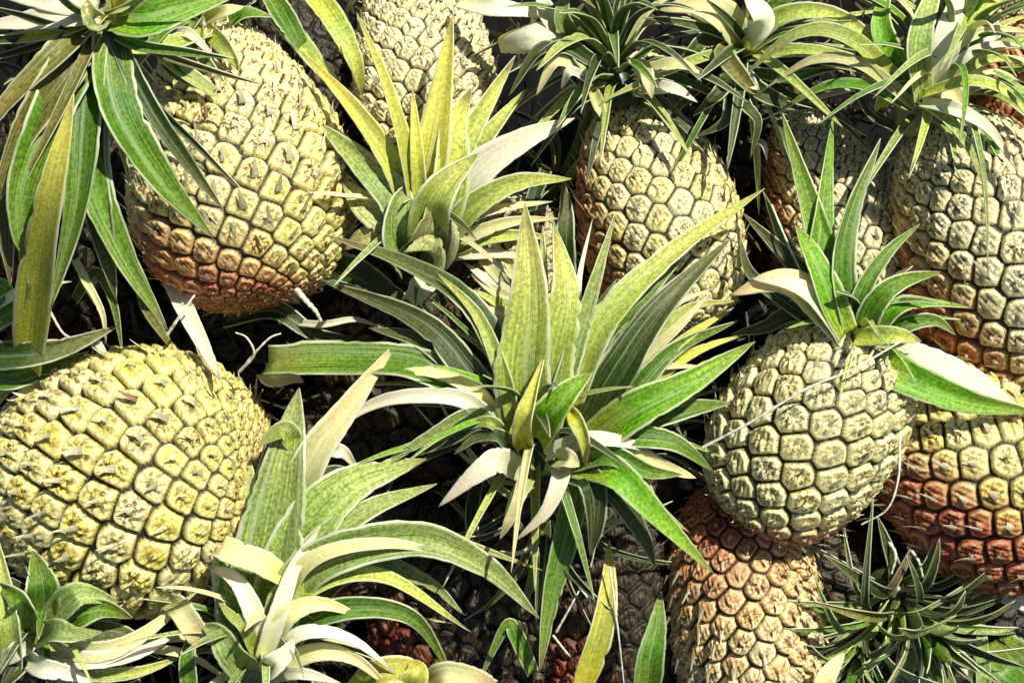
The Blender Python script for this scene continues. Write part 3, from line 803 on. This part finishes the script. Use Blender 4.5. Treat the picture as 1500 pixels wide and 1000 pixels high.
# 13 lower-left grey-green crown
r, b, d = pineapple('pineapple below the bottom edge whose broad grey-green crown rises at the lower left', 330, 1170, -.9, 380, 280, 78, 12, seed=131,
                    main=SHADED, alt=CREAM, red=.2, relief=1.1, lo=True)
cb = P(375, 965, .9)
cr = core(r, cb, Vector((.2, .9, .3)), .34, .9, 'stem')
hand(cr, r, [
    (118, 'grey', [(385, 965, 1.3), (395, 830, 1.9), (415, 700, 2.1), (438, 568, 1.9)], dict(twist=-10, cup=.3, foot=.6)),
    (112, 'grey', [(375, 965, 1.2), (360, 850, 1.7), (350, 760, 1.8), (362, 660, 1.6)], dict(twist=18, cup=.3)),
    (80, 'green', [(385, 960, 1.1), (385, 850, 1.6), (385, 740, 1.7), (395, 640, 1.5)], dict(cup=.3)),
    (34, 'lime', [(432, 650, 2.0), (415, 630, 2.2), (378, 652, 2.1)], {}),
    (54, 'cream', [(415, 800, 1.5), (455, 680, 2.0), (510, 600, 2.0), (580, 502, 1.6)], dict(twist=10)),
    (92, 'grey', [(390, 950, 1.4), (440, 800, 2.0), (510, 715, 2.1), (625, 672, 1.7)], dict(twist=10, cup=.35)),
    (52, 'grey', [(395, 950, 1.5), (450, 820, 2.1), (530, 750, 2.1), (640, 708, 1.7)], dict(twist=-8)),
    (26, 'dark', [(400, 820, 1.4), (440, 740, 1.8), (480, 690, 1.8), (525, 690, 1.5)]),
    (30, 'white', [(385, 965, 1.9), (405, 900, 2.3), (430, 830, 2.4), (470, 770, 2.3)], dict(cup=.6)),
    (64, 'grey', [(392, 950, 1.6), (450, 830, 2.3), (600, 785, 2.4), (710, 825, 2.1), (790, 905, 1.7)], dict(twist=16)),
    (28, 'cream', [(400, 930, 1.7), (450, 825, 2.45), (560, 795, 2.5), (680, 815, 2.2)], dict(twist=-16)),
    (24, 'lime', [(400, 920, 1.5), (520, 795, 2.1), (640, 785, 2.1), (795, 835, 1.6)]),
    (36, 'lime', [(392, 960, 1.6), (450, 865, 2.2), (560, 845, 2.2), (690, 925, 1.8)]),
    (30, 'grey', [(400, 960, 1.4), (520, 830, 1.9), (620, 850, 1.8), (680, 900, 1.5)]),
    (38, 'green', [(395, 965, 1.5), (480, 895, 2.1), (600, 900, 2.1), (665, 990, 1.7)]),
    (32, 'cream', [(388, 965, 1.7), (420, 905, 2.3), (470, 885, 2.3), (535, 905, 2.0)]),
    (26, 'white', [(390, 975, 1.7), (440, 930, 2.3), (510, 935, 2.3), (580, 985, 2.0)]),
    (30, 'cream', [(392, 985, 1.6), (460, 955, 2.1), (520, 965, 2.1), (575, 1010, 1.8)]),
    (22, 'white', [(388, 990, 1.5), (440, 985, 2.1), (500, 1000, 2.0)]),
    (34, 'white', [(388, 960, 1.8), (375, 905, 2.2), (345, 850, 2.3), (300, 826, 2.1)], dict(cup=.4)),
    (38, 'cream', [(425, 850, 2.2), (390, 828, 2.4), (350, 812, 2.5), (322, 800, 2.4)], dict(blunt=True, cup=.3)),
    (24, 'lime', [(380, 965, 1.8), (360, 920, 2.2), (338, 900, 2.2), (320, 880, 2.0)]),
    (50, 'grey', [(365, 985, 1.7), (340, 960, 2.2), (320, 930, 2.2), (295, 915, 2.0)], dict(cup=.6)),
    (30, 'green', [(375, 975, 1.5), (350, 900, 1.9), (330, 870, 1.9), (300, 850, 1.6)]),
    (36, 'white', [(390, 985, 2.0), (400, 972, 2.4), (418, 955, 2.4), (430, 935, 2.3)], dict(cup=.7)),
])
gen_crown(cr, r, cb, Vector((.25, .8, .5)), 40, 2.4, .17, ['grey', 'green', 'lime', 'cream', 'grey'], a0=105, a1=20, droop=.4, seed=135, hgt=.5, rad=.3)
# 14 crown hanging from the top left
r, b, d = pineapple('pineapple beyond the top left corner whose long green crown leaves hang down', 150, -185, .4, 380, 280, -85, 25, seed=141,
                    main=CREAM, alt=CREAM2, red=0, lo=True)
cb = P(150, 15, 2.3)
cr = core(r, P(150, 0, 1.9), Vector((0, -.5, .85)), .32, .7, 'stem')
hand(cr, r, [
    (62, 'olive', [(150, 20, 2.4), (95, 110, 2.9), (35, 200, 2.9), (-15, 320, 2.5)], dict(twist=-12)),
    (46, 'olive', [(148, 20, 2.5), (80, 85, 3.0), (20, 140, 2.9), (-30, 210, 2.6)], dict(twist=14)),
    (66, 'green', [(145, 30, 2.4), (75, 160, 2.9), (28, 290, 2.9), (45, 425, 2.5)], dict(twist=-12)),
    (56, 'dark', [(142, 30, 2.2), (60, 180, 2.6), (12, 300, 2.6), (15, 420, 2.3)]),
    (62, 'green', [(140, 35, 2.4), (125, 170, 2.8), (112, 310, 2.8), (75, 450, 2.4)], dict(twist=12)),
    (62, 'dark', [(142, 35, 2.1), (128, 200, 2.4), (150, 330, 2.3), (170, 440, 1.9)]),
    (58, 'green', [(145, 35, 2.3), (130, 230, 2.5), (172, 360, 2.3), (245, 482, 1.8)], dict(twist=-16)),
    (64, 'green', [(158, 35, 2.6), (172, 160, 2.9), (235, 265, 2.7), (312, 348, 2.2)], dict(twist=-18)),
    (30, 'dark', [(162, 40, 2.6), (215, 150, 2.8), (275, 240, 2.5), (328, 308, 2.1)], dict(twist=18)),
    (66, 'bright', [(160, 20, 2.6), (210, 25, 3.0), (270, 10, 2.9), (360, -15, 2.5)], dict(twist=10)),
    (40, 'white', [(145, 20, 2.6), (90, 22, 3.0), (30, 32, 2.9), (-40, 40, 2.6)], dict(twist=-8, cup=.3)),
    (36, 'white', [(145, 12, 2.6), (90, 5, 3.0), (30, -5, 2.9), (-40, -20, 2.6)], dict(cup=.3)),
    (26, 'yellow', [(142, 25, 2.5), (90, 42, 2.8), (30, 55, 2.7), (-40, 58, 2.4)]),
    (40, 'yellow', [(165, 15, 2.7), (185, 0, 3.1), (200, -30, 3.0)]),
    (34, 'stem', [(150, 40, 2.8), (140, 30, 3.2), (130, 15, 3.3), (128, 0, 3.2)], dict(cup=.7)),
    (20, 'olive', [(150, 30, 2.6), (105, 130, 3.05), (60, 220, 3.0), (20, 300, 2.7)]),
])
gen_crown(cr, r, P(150, 20, 2.2), Vector((-.1, -.6, .6)), 14, 2.6, .17, ['green', 'olive', 'dark', 'lime'], a0=80, a1=50, droop=.2, seed=145, hgt=.3, rad=.2)
# 15 left edge crown at mid height
r, b, d = pineapple('pineapple outside the left edge with a few dark green leaves reaching in', -190, 455, -.3, 340, 250, -5, 8, seed=151,
                    main=CREAM, alt=CREAM2, lo=True)
cr = core(r, P(-35, 480, .6), Vector((1, 0, .2)), .28, .5, 'dark')
hand(cr, r, [
    (52, 'green', [(-40, 480, 1.0), (0, 460, 1.5), (40, 438, 1.5), (92, 416, 1.2)]),
    (46, 'dark', [(-45, 520, 1.0), (20, 520, 1.5), (90, 510, 1.5), (172, 478, 1.2)]),
    (36, 'green', [(-45, 545, .8), (10, 555, 1.2), (70, 540, 1.1), (130, 515, .9)]),
    (20, 'cream', [(-40, 470, 1.0), (10, 440, 1.6), (50, 420, 1.6), (105, 412, 1.4)]),
    (58, 'yellow', [(40, 540, 1.2), (52, 410, 2.6), (76, 270, 3.7), (108, 138, 3.9)], dict(twist=6, cup=.3)),
    (30, 'bright', [(-40, 430, .8), (0, 420, 1.1), (20, 450, 1.0), (75, 470, .9)]),
])
# 16 bottom-left corner crown
r, b, d = pineapple('pineapple under the bottom left corner with a short star-shaped green crown', 10, 1120, -.7, 340, 250, 80, 20, seed=161,
                    main=SHADED, alt=CREAM, lo=True)
cb = P(60, 915, 1.2)
cr = core(r, cb, Vector((.1, .6, .7)), .3, .6, 'stem')
hand(cr, r, [
    (56, 'green', [(60, 920, 1.6), (62, 870, 2.2), (58, 840, 2.2), (48, 806, 2.0)]),
    (46, 'grey', [(65, 920, 1.7), (100, 880, 2.3), (125, 870, 2.3), (175, 882, 1.9)]),
    (46, 'green', [(70, 925, 1.5), (110, 900, 2.1), (150, 890, 2.1), (195, 905, 1.7)]),
    (40, 'lime', [(20, 990, 1.6), (15, 920, 2.1), (5, 850, 2.1), (-10, 770, 1.8)]),
    (44, 'green', [(50, 925, 1.7), (35, 890, 2.3), (20, 870, 2.3), (-15, 850, 1.9)]),
    (34, 'cream', [(65, 935, 1.5), (130, 955, 2.1), (200, 935, 2.1), (290, 865, 1.7)]),
    (30, 'white', [(60, 945, 1.5), (120, 965, 2.1), (200, 955, 2.1), (262, 925, 1.7)]),
    (26, 'lime', [(60, 945, 1.4), (130, 985, 1.9), (200, 985, 1.9), (270, 960, 1.5)]),
    (34, 'white', [(35, 960, 1.6), (60, 975, 2.1), (100, 985, 2.1), (160, 1005, 1.8)]),
    (38, 'grey', [(55, 935, 1.8), (80, 925, 2.5), (110, 930, 2.5), (150, 925, 2.2)]),
    (46, 'dark', [(60, 940, 1.3), (110, 930, 1.6), (170, 925, 1.6), (230, 950, 1.3)]),
    (30, 'white', [(50, 940, 1.4), (30, 950, 1.9), (10, 965, 1.8), (-30, 970, 1.5)]),
    (38, 'dark', [(45, 950, 1.4), (25, 980, 1.8), (0, 1010, 1.6)]),
])
gen_crown(cr, r, cb, Vector((.2, .7, .6)), 22, 1.8, .14, ['grey', 'lime', 'cream', 'green', 'dark'], a0=115, a1=50, droop=.3, seed=165, hgt=.4, rad=.25)
# 17 top dark crown with long arching leaves
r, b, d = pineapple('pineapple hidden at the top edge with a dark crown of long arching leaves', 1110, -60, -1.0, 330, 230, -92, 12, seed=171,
                    main=SHADED, alt=SHADED2, relief=1.1, lo=True)
cb = P(1085, 75, .1)
cr = core(r, P(1090, 60, -.2), Vector((0, -.5, .8)), .3, .8, 'dark')
hand(cr, r, [
    (30, 'lime', [(1085, 75, .5), (1150, 22, 1.1), (1240, 30, 1.2), (1350, 130, .8)], dict(twist=20)),
    (26, 'green', [(1088, 78, .5), (1150, 45, 1.0), (1240, 55, 1.1), (1330, 135, .7)], dict(twist=-14)),
    (24, 'lime', [(1088, 85, .5), (1160, 75, 1.1), (1230, 82, 1.1), (1310, 105, .8)]),
    (26, 'dark', [(1085, 90, .5), (1150, 92, 1.0), (1230, 95, 1.0), (1310, 120, .7)]),
    (20, 'green', [(1085, 100, .5), (1150, 115, 1.0), (1220, 100, 1.0), (1300, 100, .7)]),
    (30, 'dark', [(1080, 100, .4), (1110, 130, .9), (1150, 150, .9), (1190, 160, .6)]),
    (34, 'olive', [(1080, 70, .6), (1060, 80, 1.1), (1090, 120, 1.1), (1110, 140, .9)]),
    (56, 'cream', [(1085, 60, .6), (1060, 20, 1.1), (1020, 5, 1.1), (965, 15, .9)], dict(cup=.3)),
    (40, 'white', [(1095, 60, .7), (1115, 30, 1.2), (1100, 0, 1.2), (1095, -30, 1.0)], dict(cup=.3)),
    (26, 'dark', [(1075, 90, .4), (1060, 130, .9), (1040, 150, .9), (1015, 170, .6)]),
    (24, 'dark', [(1075, 90, .4), (1070, 150, .9), (1060, 180, .9), (1020, 200, .6)]),
    (24, 'dark', [(1080, 95, .4), (1090, 150, .9), (1110, 180, .9), (1100, 230, .6)]),
    (22, 'white', [(1085, 110, .6), (1100, 122, 1.0), (1112, 132, 1.0)]),
    (24, 'olive', [(1090, 95, .4), (1150, 140, .8), (1210, 160, .8), (1270, 200, .5)]),
    (28, 'green', [(1095, 60, .3), (1150, 0, .7), (1230, -20, .7), (1300, -10, .4)]),
    (26, 'dark', [(1070, 60, .4), (1030, 60, .9), (1000, 90, .8), (970, 100, .5)]),
])
gen_crown(cr, r, cb, Vector((.05, .1, .9)), 26, 2.2, .17, ['dark', 'green', 'lime', 'dark', 'olive'], a0=100, a1=40, droop=.4, seed=175, hgt=.4, rad=.25)
# 18-23 fruits lower in the heap, seen in the gaps
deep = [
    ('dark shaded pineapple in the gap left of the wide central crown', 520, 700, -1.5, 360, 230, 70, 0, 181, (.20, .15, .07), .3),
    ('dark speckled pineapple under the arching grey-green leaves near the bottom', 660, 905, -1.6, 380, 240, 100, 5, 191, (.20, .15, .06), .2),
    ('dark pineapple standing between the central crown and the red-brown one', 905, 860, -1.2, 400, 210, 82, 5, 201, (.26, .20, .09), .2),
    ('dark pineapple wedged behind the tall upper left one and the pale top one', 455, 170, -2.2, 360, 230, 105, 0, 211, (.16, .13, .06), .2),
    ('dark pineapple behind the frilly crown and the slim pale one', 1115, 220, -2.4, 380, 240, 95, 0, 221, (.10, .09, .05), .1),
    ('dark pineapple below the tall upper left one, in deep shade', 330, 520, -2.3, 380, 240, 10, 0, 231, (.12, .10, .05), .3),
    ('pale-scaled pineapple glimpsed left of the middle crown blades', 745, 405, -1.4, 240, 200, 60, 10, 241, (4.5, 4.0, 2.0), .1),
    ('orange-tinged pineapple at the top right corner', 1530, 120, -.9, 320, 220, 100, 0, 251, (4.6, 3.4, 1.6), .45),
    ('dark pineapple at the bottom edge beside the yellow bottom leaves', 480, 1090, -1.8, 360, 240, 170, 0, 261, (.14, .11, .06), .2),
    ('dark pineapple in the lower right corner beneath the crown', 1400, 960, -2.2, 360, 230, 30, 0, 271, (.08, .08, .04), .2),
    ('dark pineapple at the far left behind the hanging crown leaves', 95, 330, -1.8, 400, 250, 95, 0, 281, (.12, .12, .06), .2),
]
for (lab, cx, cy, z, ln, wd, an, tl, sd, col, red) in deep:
    r, b, d = pineapple(lab, cx, cy, z, ln, wd, an, tl, seed=sd, main=tuple(c * .2 for c in col), alt=tuple(c * .12 for c in col), red=red, reddir=(-.4, -.5, .4), relief=1.15, lo=False)  # skin colours scaled down, so the shade of the gaps is painted in
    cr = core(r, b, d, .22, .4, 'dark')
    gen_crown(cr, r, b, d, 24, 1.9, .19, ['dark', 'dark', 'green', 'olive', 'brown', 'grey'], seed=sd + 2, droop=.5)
# pale crown scales beside the middle crown
# ================================================================== LOOSE LEAVES AND STRAWS
LG = 'loose leaves strewn over the heap'


def loose(label, w, mat, pts, **kw):
    LEAFSEED[0] += 1
    V_ = [P(*p) for p in pts]
    org = W(V_[0])
    kw.setdefault('seed', LEAFSEED[0])
    o = make_leaf(V_, w / 100, mat, None, org, name='pineapple_leaf', **kw)
    o.location = org
    tag(o, label, 'leaf', LG)


loose('long green leaf hanging straight down under the middle crown', 42, 'green', [(850, 700, 1.0), (830, 790, 1.2), (808, 880, 1.0), (790, 985, .7)])
loose('bright yellow leaf curving up from the bottom edge, right of the hanging green leaf', 40, 'yellow', [(845, 1020, 1.0), (880, 930, 1.4), (892, 860, 1.4), (892, 790, 1.1)], twist=10)
loose('dark green pointed leaf rising from the bottom edge beside the red-brown pineapple', 46, 'green', [(945, 1040, .8), (952, 970, 1.2), (962, 920, 1.2), (968, 866, 1.0)])
loose('bleached straight leaf between the tall upper left and the yellow-topped pineapples', 30, 'white', [(240, 385, .6), (270, 450, .9), (300, 510, 1.3), (325, 560, 1.8)], cup=.3)
loose('cut yellowish leaf scrap lying at the lower left by the grey-green crown', 34, 'cream', [(245, 880, 1.7), (265, 890, 2.1), (282, 915, 2.1), (295, 935, 1.9)], blunt=True)
loose('small dark green leaf tip poking up at the bottom left', 28, 'green', [(280, 1020, 1.6), (275, 975, 1.8), (278, 945, 1.8), (286, 915, 1.6)])
loose('short white leaf scrap behind the middle crown, near its left leaves', 36, 'white', [(600, 445, .9), (615, 425, 1.3), (630, 410, 1.2), (642, 400, 1.0)], blunt=True)
loose('yellow leaf scrap at the bottom edge, leftmost of three', 40, 'yellow', [(520, 1010, 1.5), (550, 985, 1.9), (590, 980, 1.9), (615, 1000, 1.6)], blunt=True)
loose('yellow leaf scrap at the bottom edge, middle of three', 46, 'yellow', [(590, 1030, 1.6), (605, 1000, 2.0), (610, 980, 2.0), (600, 965, 1.8)], cup=.4)
loose('cream leaf scrap at the bottom edge, rightmost of three', 34, 'cream', [(620, 1000, 1.5), (650, 985, 1.9), (690, 992, 1.8), (720, 1010, 1.5)], blunt=True)
loose('orange-brown dry leaf tip at the bottom edge right of the red-brown pineapple', 34, 'cream', [(1195, 1040, .6), (1205, 1000, .9), (1220, 975, .9), (1238, 955, .8)])
loose('long dark leaf crossing behind the upright yellow-green crown foot', 50, 'dark', [(470, 395, .0), (520, 400, .5), (580, 440, .5), (650, 480, .1)])
loose('pale rounded leaf butt at the top edge left of the frilly crown', 44, 'white', [(735, 60, .4), (765, 52, .9), (795, 52, .95), (835, 62, .7)], cup=-.7, blunt=True)
loose('olive and white leaf lying along the top edge in the middle', 34, 'white', [(670, 0, .2), (720, 12, .6), (770, 18, .6), (830, 25, .3)], cup=.3)
loose('green leaf lying left of the pale top pineapple', 34, 'lime', [(400, 20, -.4), (440, 60, .0), (480, 110, .0), (515, 150, -.4)])
loose('dark green leaf over the shaded gap at the top left', 38, 'green', [(395, -10, -.4), (420, 30, .0), (445, 70, .0), (470, 90, -.4)])
loose('cream streaked leaf touching the left side of the pale top pineapple', 40, 'lime', [(450, -20, -.1), (490, 30, .3), (520, 90, .3), (530, 140, -.1)])
loose('broad leaf lying at the right of the bottom right crown, tip down', 54, 'white', [(1440, 835, -.6), (1470, 860, -.2), (1500, 880, -.2), (1540, 900, -.5)], cup=.2)
loose('grey-green broad leaf in the bottom right corner', 90, 'green', [(1450, 940, -1.0), (1480, 975, -.7), (1510, 1010, -.8), (1540, 1050, -1.1)], cup=.2)
loose('upright pale green leaf at the bottom right, right of the dark spread crown', 26, 'grey', [(1440, 1040, -.5), (1440, 980, -.2), (1438, 930, -.2), (1436, 880, -.5)])
loose('narrow white leaf leaning at the bottom right, left one of the pair', 16, 'white', [(1420, 985, -.2), (1400, 960, .1), (1385, 935, .1), (1372, 905, .0)])
loose('dark green leaf standing behind the middle crown, near the rusty flank', 34, 'dark', [(830, 420, .3), (828, 360, .6), (830, 310, .6), (825, 265, .3)])
# pale small scales left of middle crown (remnants of a small crown)
r0 = bpy.data.objects['pineapple']
k = 0
for (x0, y0, x1, y1, mt) in [(745, 440, 690, 365, 'cream'), (748, 445, 680, 385, 'white'), (746, 452, 690, 402, 'cream'), (748, 462, 692, 424, 'lime'),
                             (748, 430, 700, 350, 'lime'), (750, 425, 716, 345, 'cream'), (750, 470, 700, 445, 'cream'), (752, 480, 705, 468, 'lime')]:
    nm = ['uppermost but two', 'third', 'fourth', 'sixth', 'second', 'uppermost', 'seventh', 'lowest'][k]; k += 1
    loose('short pale dry leaf left of the middle crown blades, %s of the eight' % nm, 22, mt, [(x0 + 20, y0, -.1), ((x0 + x1) / 2 + 10, (y0 + y1) / 2, .5), (x1, y1, .5)], cup=.4)


for lab, w, mt, pts in [
    ('thin dark leaf arching in the gap above the yellow-topped pineapple, left one', 20, 'green', [(110, 440, .0), (140, 400, .5), (165, 440, .6), (180, 520, .3)]),
    ('thin pale leaf strip in the gap above the yellow-topped pineapple', 14, 'cream', [(110, 380, .3), (130, 420, .7), (150, 460, .7), (155, 505, .5)]),
    ('narrow olive leaf hanging left of the bleached straight leaf', 18, 'olive', [(200, 400, .2), (215, 450, .6), (240, 490, .7), (262, 520, .6)]),
    ('short white leaf strip just above the yellow-topped pineapple', 14, 'white', [(122, 490, .8), (145, 505, 1.2), (158, 525, 1.2)]),
    ('dark green leaf lying below the base of the tall upper left pineapple', 34, 'dark', [(330, 470, -.2), (400, 455, .2), (460, 490, .2), (520, 495, -.1)]),
    ('thin white leaf strip in the dark gap left of the middle crown', 12, 'white', [(410, 470, .0), (470, 475, .4), (520, 468, .4), (560, 480, .2)]),
    ('short cream leaf scrap just right of the yellow-topped pineapple', 26, 'cream', [(385, 545, .6), (400, 555, 1.0), (430, 552, 1.0), (445, 560, .8)]),
    ('small white leaf scrap by the pale leaf of the lower left crown', 26, 'white', [(470, 650, .9), (490, 660, 1.3), (505, 665, 1.3), (525, 690, 1.0)]),
    ('thin grey leaf sweeping down in the dark gap below the middle crown', 22, 'dark', [(700, 700, .2), (690, 760, .6), (700, 820, .6), (740, 870, .2)]),
    ('narrow green leaf near the bottom centre by the speckled pineapple', 26, 'green', [(780, 985, .2), (755, 930, .6), (740, 920, .6), (700, 1000, .3)]),
    ('pale strip at the bottom left corner under the star-shaped crown', 22, 'white', [(40, 950, 1.3), (80, 985, 1.7), (130, 1000, 1.6), (180, 1010, 1.3)]),
    ('thin cream strip at the bottom left reaching toward the lower left crown', 16, 'cream', [(180, 945, 1.3), (240, 950, 1.7), (290, 965, 1.7), (340, 1000, 1.4)]),
    ('dark leaf curving down in shade right of the upright yellow-green crown', 24, 'dark', [(800, 250, .2), (780, 290, .5), (770, 340, .5), (785, 400, .1)]),
    ('thin white leaf strip near the upper right dark crown', 12, 'white', [(1100, 205, .2), (1118, 212, .5), (1124, 235, .5)]),
]:
    loose(lab, w, mt, pts)

SG = 'dry straws lying on the heap'


def straw(label, pts, r):
    V_ = [P(*p) for p in pts]; org = W(V_[0])
    a, f = tube(V_, r / 130, org)
    me = mesh_from('dry_straw', a, f, [STRAW])
    o = link('dry_straw', me); o.location = org
    tag(o, label, 'straw', SG)


straw('long thin pale straw lying across the round cream pineapple', [(1030, 655, 2.0), (1100, 618, 2.3), (1180, 570, 2.5), (1250, 540, 2.5), (1325, 497, 2.2)], 3.0)
straw('curved white stalk at the foot of the round cream pineapple', [(1318, 640, 1.9), (1316, 700, 2.0), (1300, 745, 1.9), (1262, 768, 1.7)], 2.6)
straw('thick white stalk stub under the base of the tall upper left pineapple', [(435, 425, 1.3), (448, 440, 1.5), (462, 455, 1.5), (470, 470, 1.4)], 6)
straw('thin curling tendril at the right end of the yellow-topped pineapple, left of two', [(350, 545, 1.6), (372, 520, 1.9), (362, 495, 2.0), (345, 487, 2.0)], 2.6)
straw('thin tendril at the right end of the yellow-topped pineapple, right of two', [(350, 545, 1.6), (375, 515, 1.9), (395, 495, 2.0), (412, 488, 2.0)], 2.6)
straw('short yellow straw crossing the bleached straight leaf', [(245, 490, 1.3), (262, 465, 1.5), (285, 432, 1.4)], 3.5)
straw('thin straw arching at the far left below the hanging leaves', [(70, 450, 1.0), (90, 485, 1.2), (105, 495, 1.2)], 3)
straw('straight white straw beside the yellow curving leaf', [(893, 830, 1.6), (905, 920, 1.5), (915, 1010, 1.2)], 2.2)
straw('thin stiff straw crossing below the middle crown to the right', [(930, 750, 1.6), (880, 785, 1.7), (865, 830, 1.5)], 2.6)
straw('thin straw dangling down in the dark left of the yellow curving leaf', [(835, 840, .9), (870, 890, 1.1), (880, 930, 1.0)], 2.6)
straw('short straw crossing left of the dangling one', [(815, 925, .9), (840, 880, 1.1), (848, 865, 1.0)], 2.4)
straw('lowest thin straw left of the yellow leaf', [(810, 930, .9), (830, 955, 1.0), (845, 970, .9)], 2.4)
straw('white stick behind the red underside at the lower right, upper of two', [(1300, 790, .4), (1312, 812, .5), (1306, 840, .4)], 4)
straw('white stick behind the red underside at the lower right, lower of two', [(1330, 800, .3), (1345, 820, .4), (1352, 845, .3)], 4)
straw('thin straw along the left flank of the dark green crown leaves', [(1130, 300, 1.3), (1160, 370, 1.7), (1185, 420, 1.6)], 2.4)

# wooden board at the lower right corner
def board():
    V_ = P(1500, 945, -2.0); org = W(V_)
    import bmesh
    bm = bmesh.new(); bmesh.ops.create_cube(bm, size=1)
    for v in bm.verts:
        v.co = Vector((v.co.x * .16, v.co.y * .028, v.co.z * .02))
    bmesh.ops.bevel(bm, geom=bm.edges[:], offset=.002, segments=2, affect='EDGES')
    me = bpy.data.meshes.new('wooden_board'); bm.to_mesh(me); bm.free(); me.materials.append(WOOD)
    o = link('wooden_board', me); o.location = org; o.rotation_euler = (math.radians(8), 0, math.radians(-8))
    tag(o, 'brown wooden board glimpsed at the bottom right corner', 'board')


board()

# ---- shredded dry leaf bits in the gaps: nobody could count them
rs = random.Random(5)
Vs, Fs = [], []
for i in range(2600):
    x, y = rs.uniform(-120, 1620), rs.uniform(-100, 1100)
    z0 = rs.uniform(-2.6, -.7)
    p = P(x, y, z0)
    a = rs.uniform(0, math.pi * 2); L_ = rs.choice([rs.uniform(.2, .9), rs.uniform(.6, 1.7)])
    dv = Vector((math.cos(a), math.sin(a), rs.uniform(-.5, .5)))
    sd = dv.cross(Vector((rs.uniform(-.6, .6), rs.uniform(-.6, .6), 1))).normalized() * rs.uniform(.012, .045)
    up = Vector((0, 0, 1)) * rs.uniform(0, .15)
    b0 = len(Vs)
    for q in range(5):
        v = q / 4
        c = p + dv * (L_ * (v - .5)) + up * math.sin(v * math.pi)
        w_ = 1 - abs(v - .4) * 1.4
        Vs += [tuple(c - sd * max(w_, .1)), tuple(c + sd * max(w_, .1))]
        if q < 4: Fs.append((b0 + q * 2, b0 + q * 2 + 1, b0 + q * 2 + 3, b0 + q * 2 + 2))
o = link('leaf_litter', mesh_from('leaf_litter', Wn(np.array(Vs)), Fs, [LITTER]))
tag(o, 'shredded dry leaf fibres scattered through the dark gaps of the heap', 'litter', kind='stuff')

# ================================================================== CAMERA AND LIGHT
cam = bpy.data.cameras.new('camera'); co = bpy.data.objects.new('camera', cam); C.objects.link(co)
co.location = W((0, 0, D))
co.rotation_euler = (math.pi / 2 - E, 0, 0)
cam.sensor_width = 36; cam.lens = 36 * D / 15
cam.clip_start = .05; cam.clip_end = 200
bpy.context.scene.camera = co

sd = Vector((.38, .52, .80)).normalized()      # towards the sun, layout axes
sw = (R3 @ sd).normalized()
sun = bpy.data.lights.new('sun', 'SUN'); so = bpy.data.objects.new('sun', sun); C.objects.link(so)
sun.energy = 5.0; sun.angle = math.radians(.5); sun.color = (1, .98, .91)
so.rotation_euler = sw.to_track_quat('Z', 'Y').to_euler()
so.location = (0, 0, 3)
wd = bpy.data.worlds.new('World'); bpy.context.scene.world = wd; wd.use_nodes = True
nt = wd.node_tree; nt.nodes.clear()
sky = nt.nodes.new('ShaderNodeTexSky'); sky.sky_type = 'NISHITA'; sky.sun_disc = False
sky.sun_elevation = math.asin(sw.z); sky.sun_rotation = math.atan2(sw.x, sw.y)
bg = nt.nodes.new('ShaderNodeBackground'); bg.inputs[1].default_value = .07
ou = nt.nodes.new('ShaderNodeOutputWorld')
nt.links.new(sky.outputs[0], bg.inputs[0]); nt.links.new(bg.outputs[0], ou.inputs[0])
sc = bpy.context.scene
sc.view_settings.view_transform = 'Standard'; sc.view_settings.look = 'None'; sc.view_settings.exposure = 0
sc.cycles.max_bounces = 5; sc.cycles.diffuse_bounces = 2
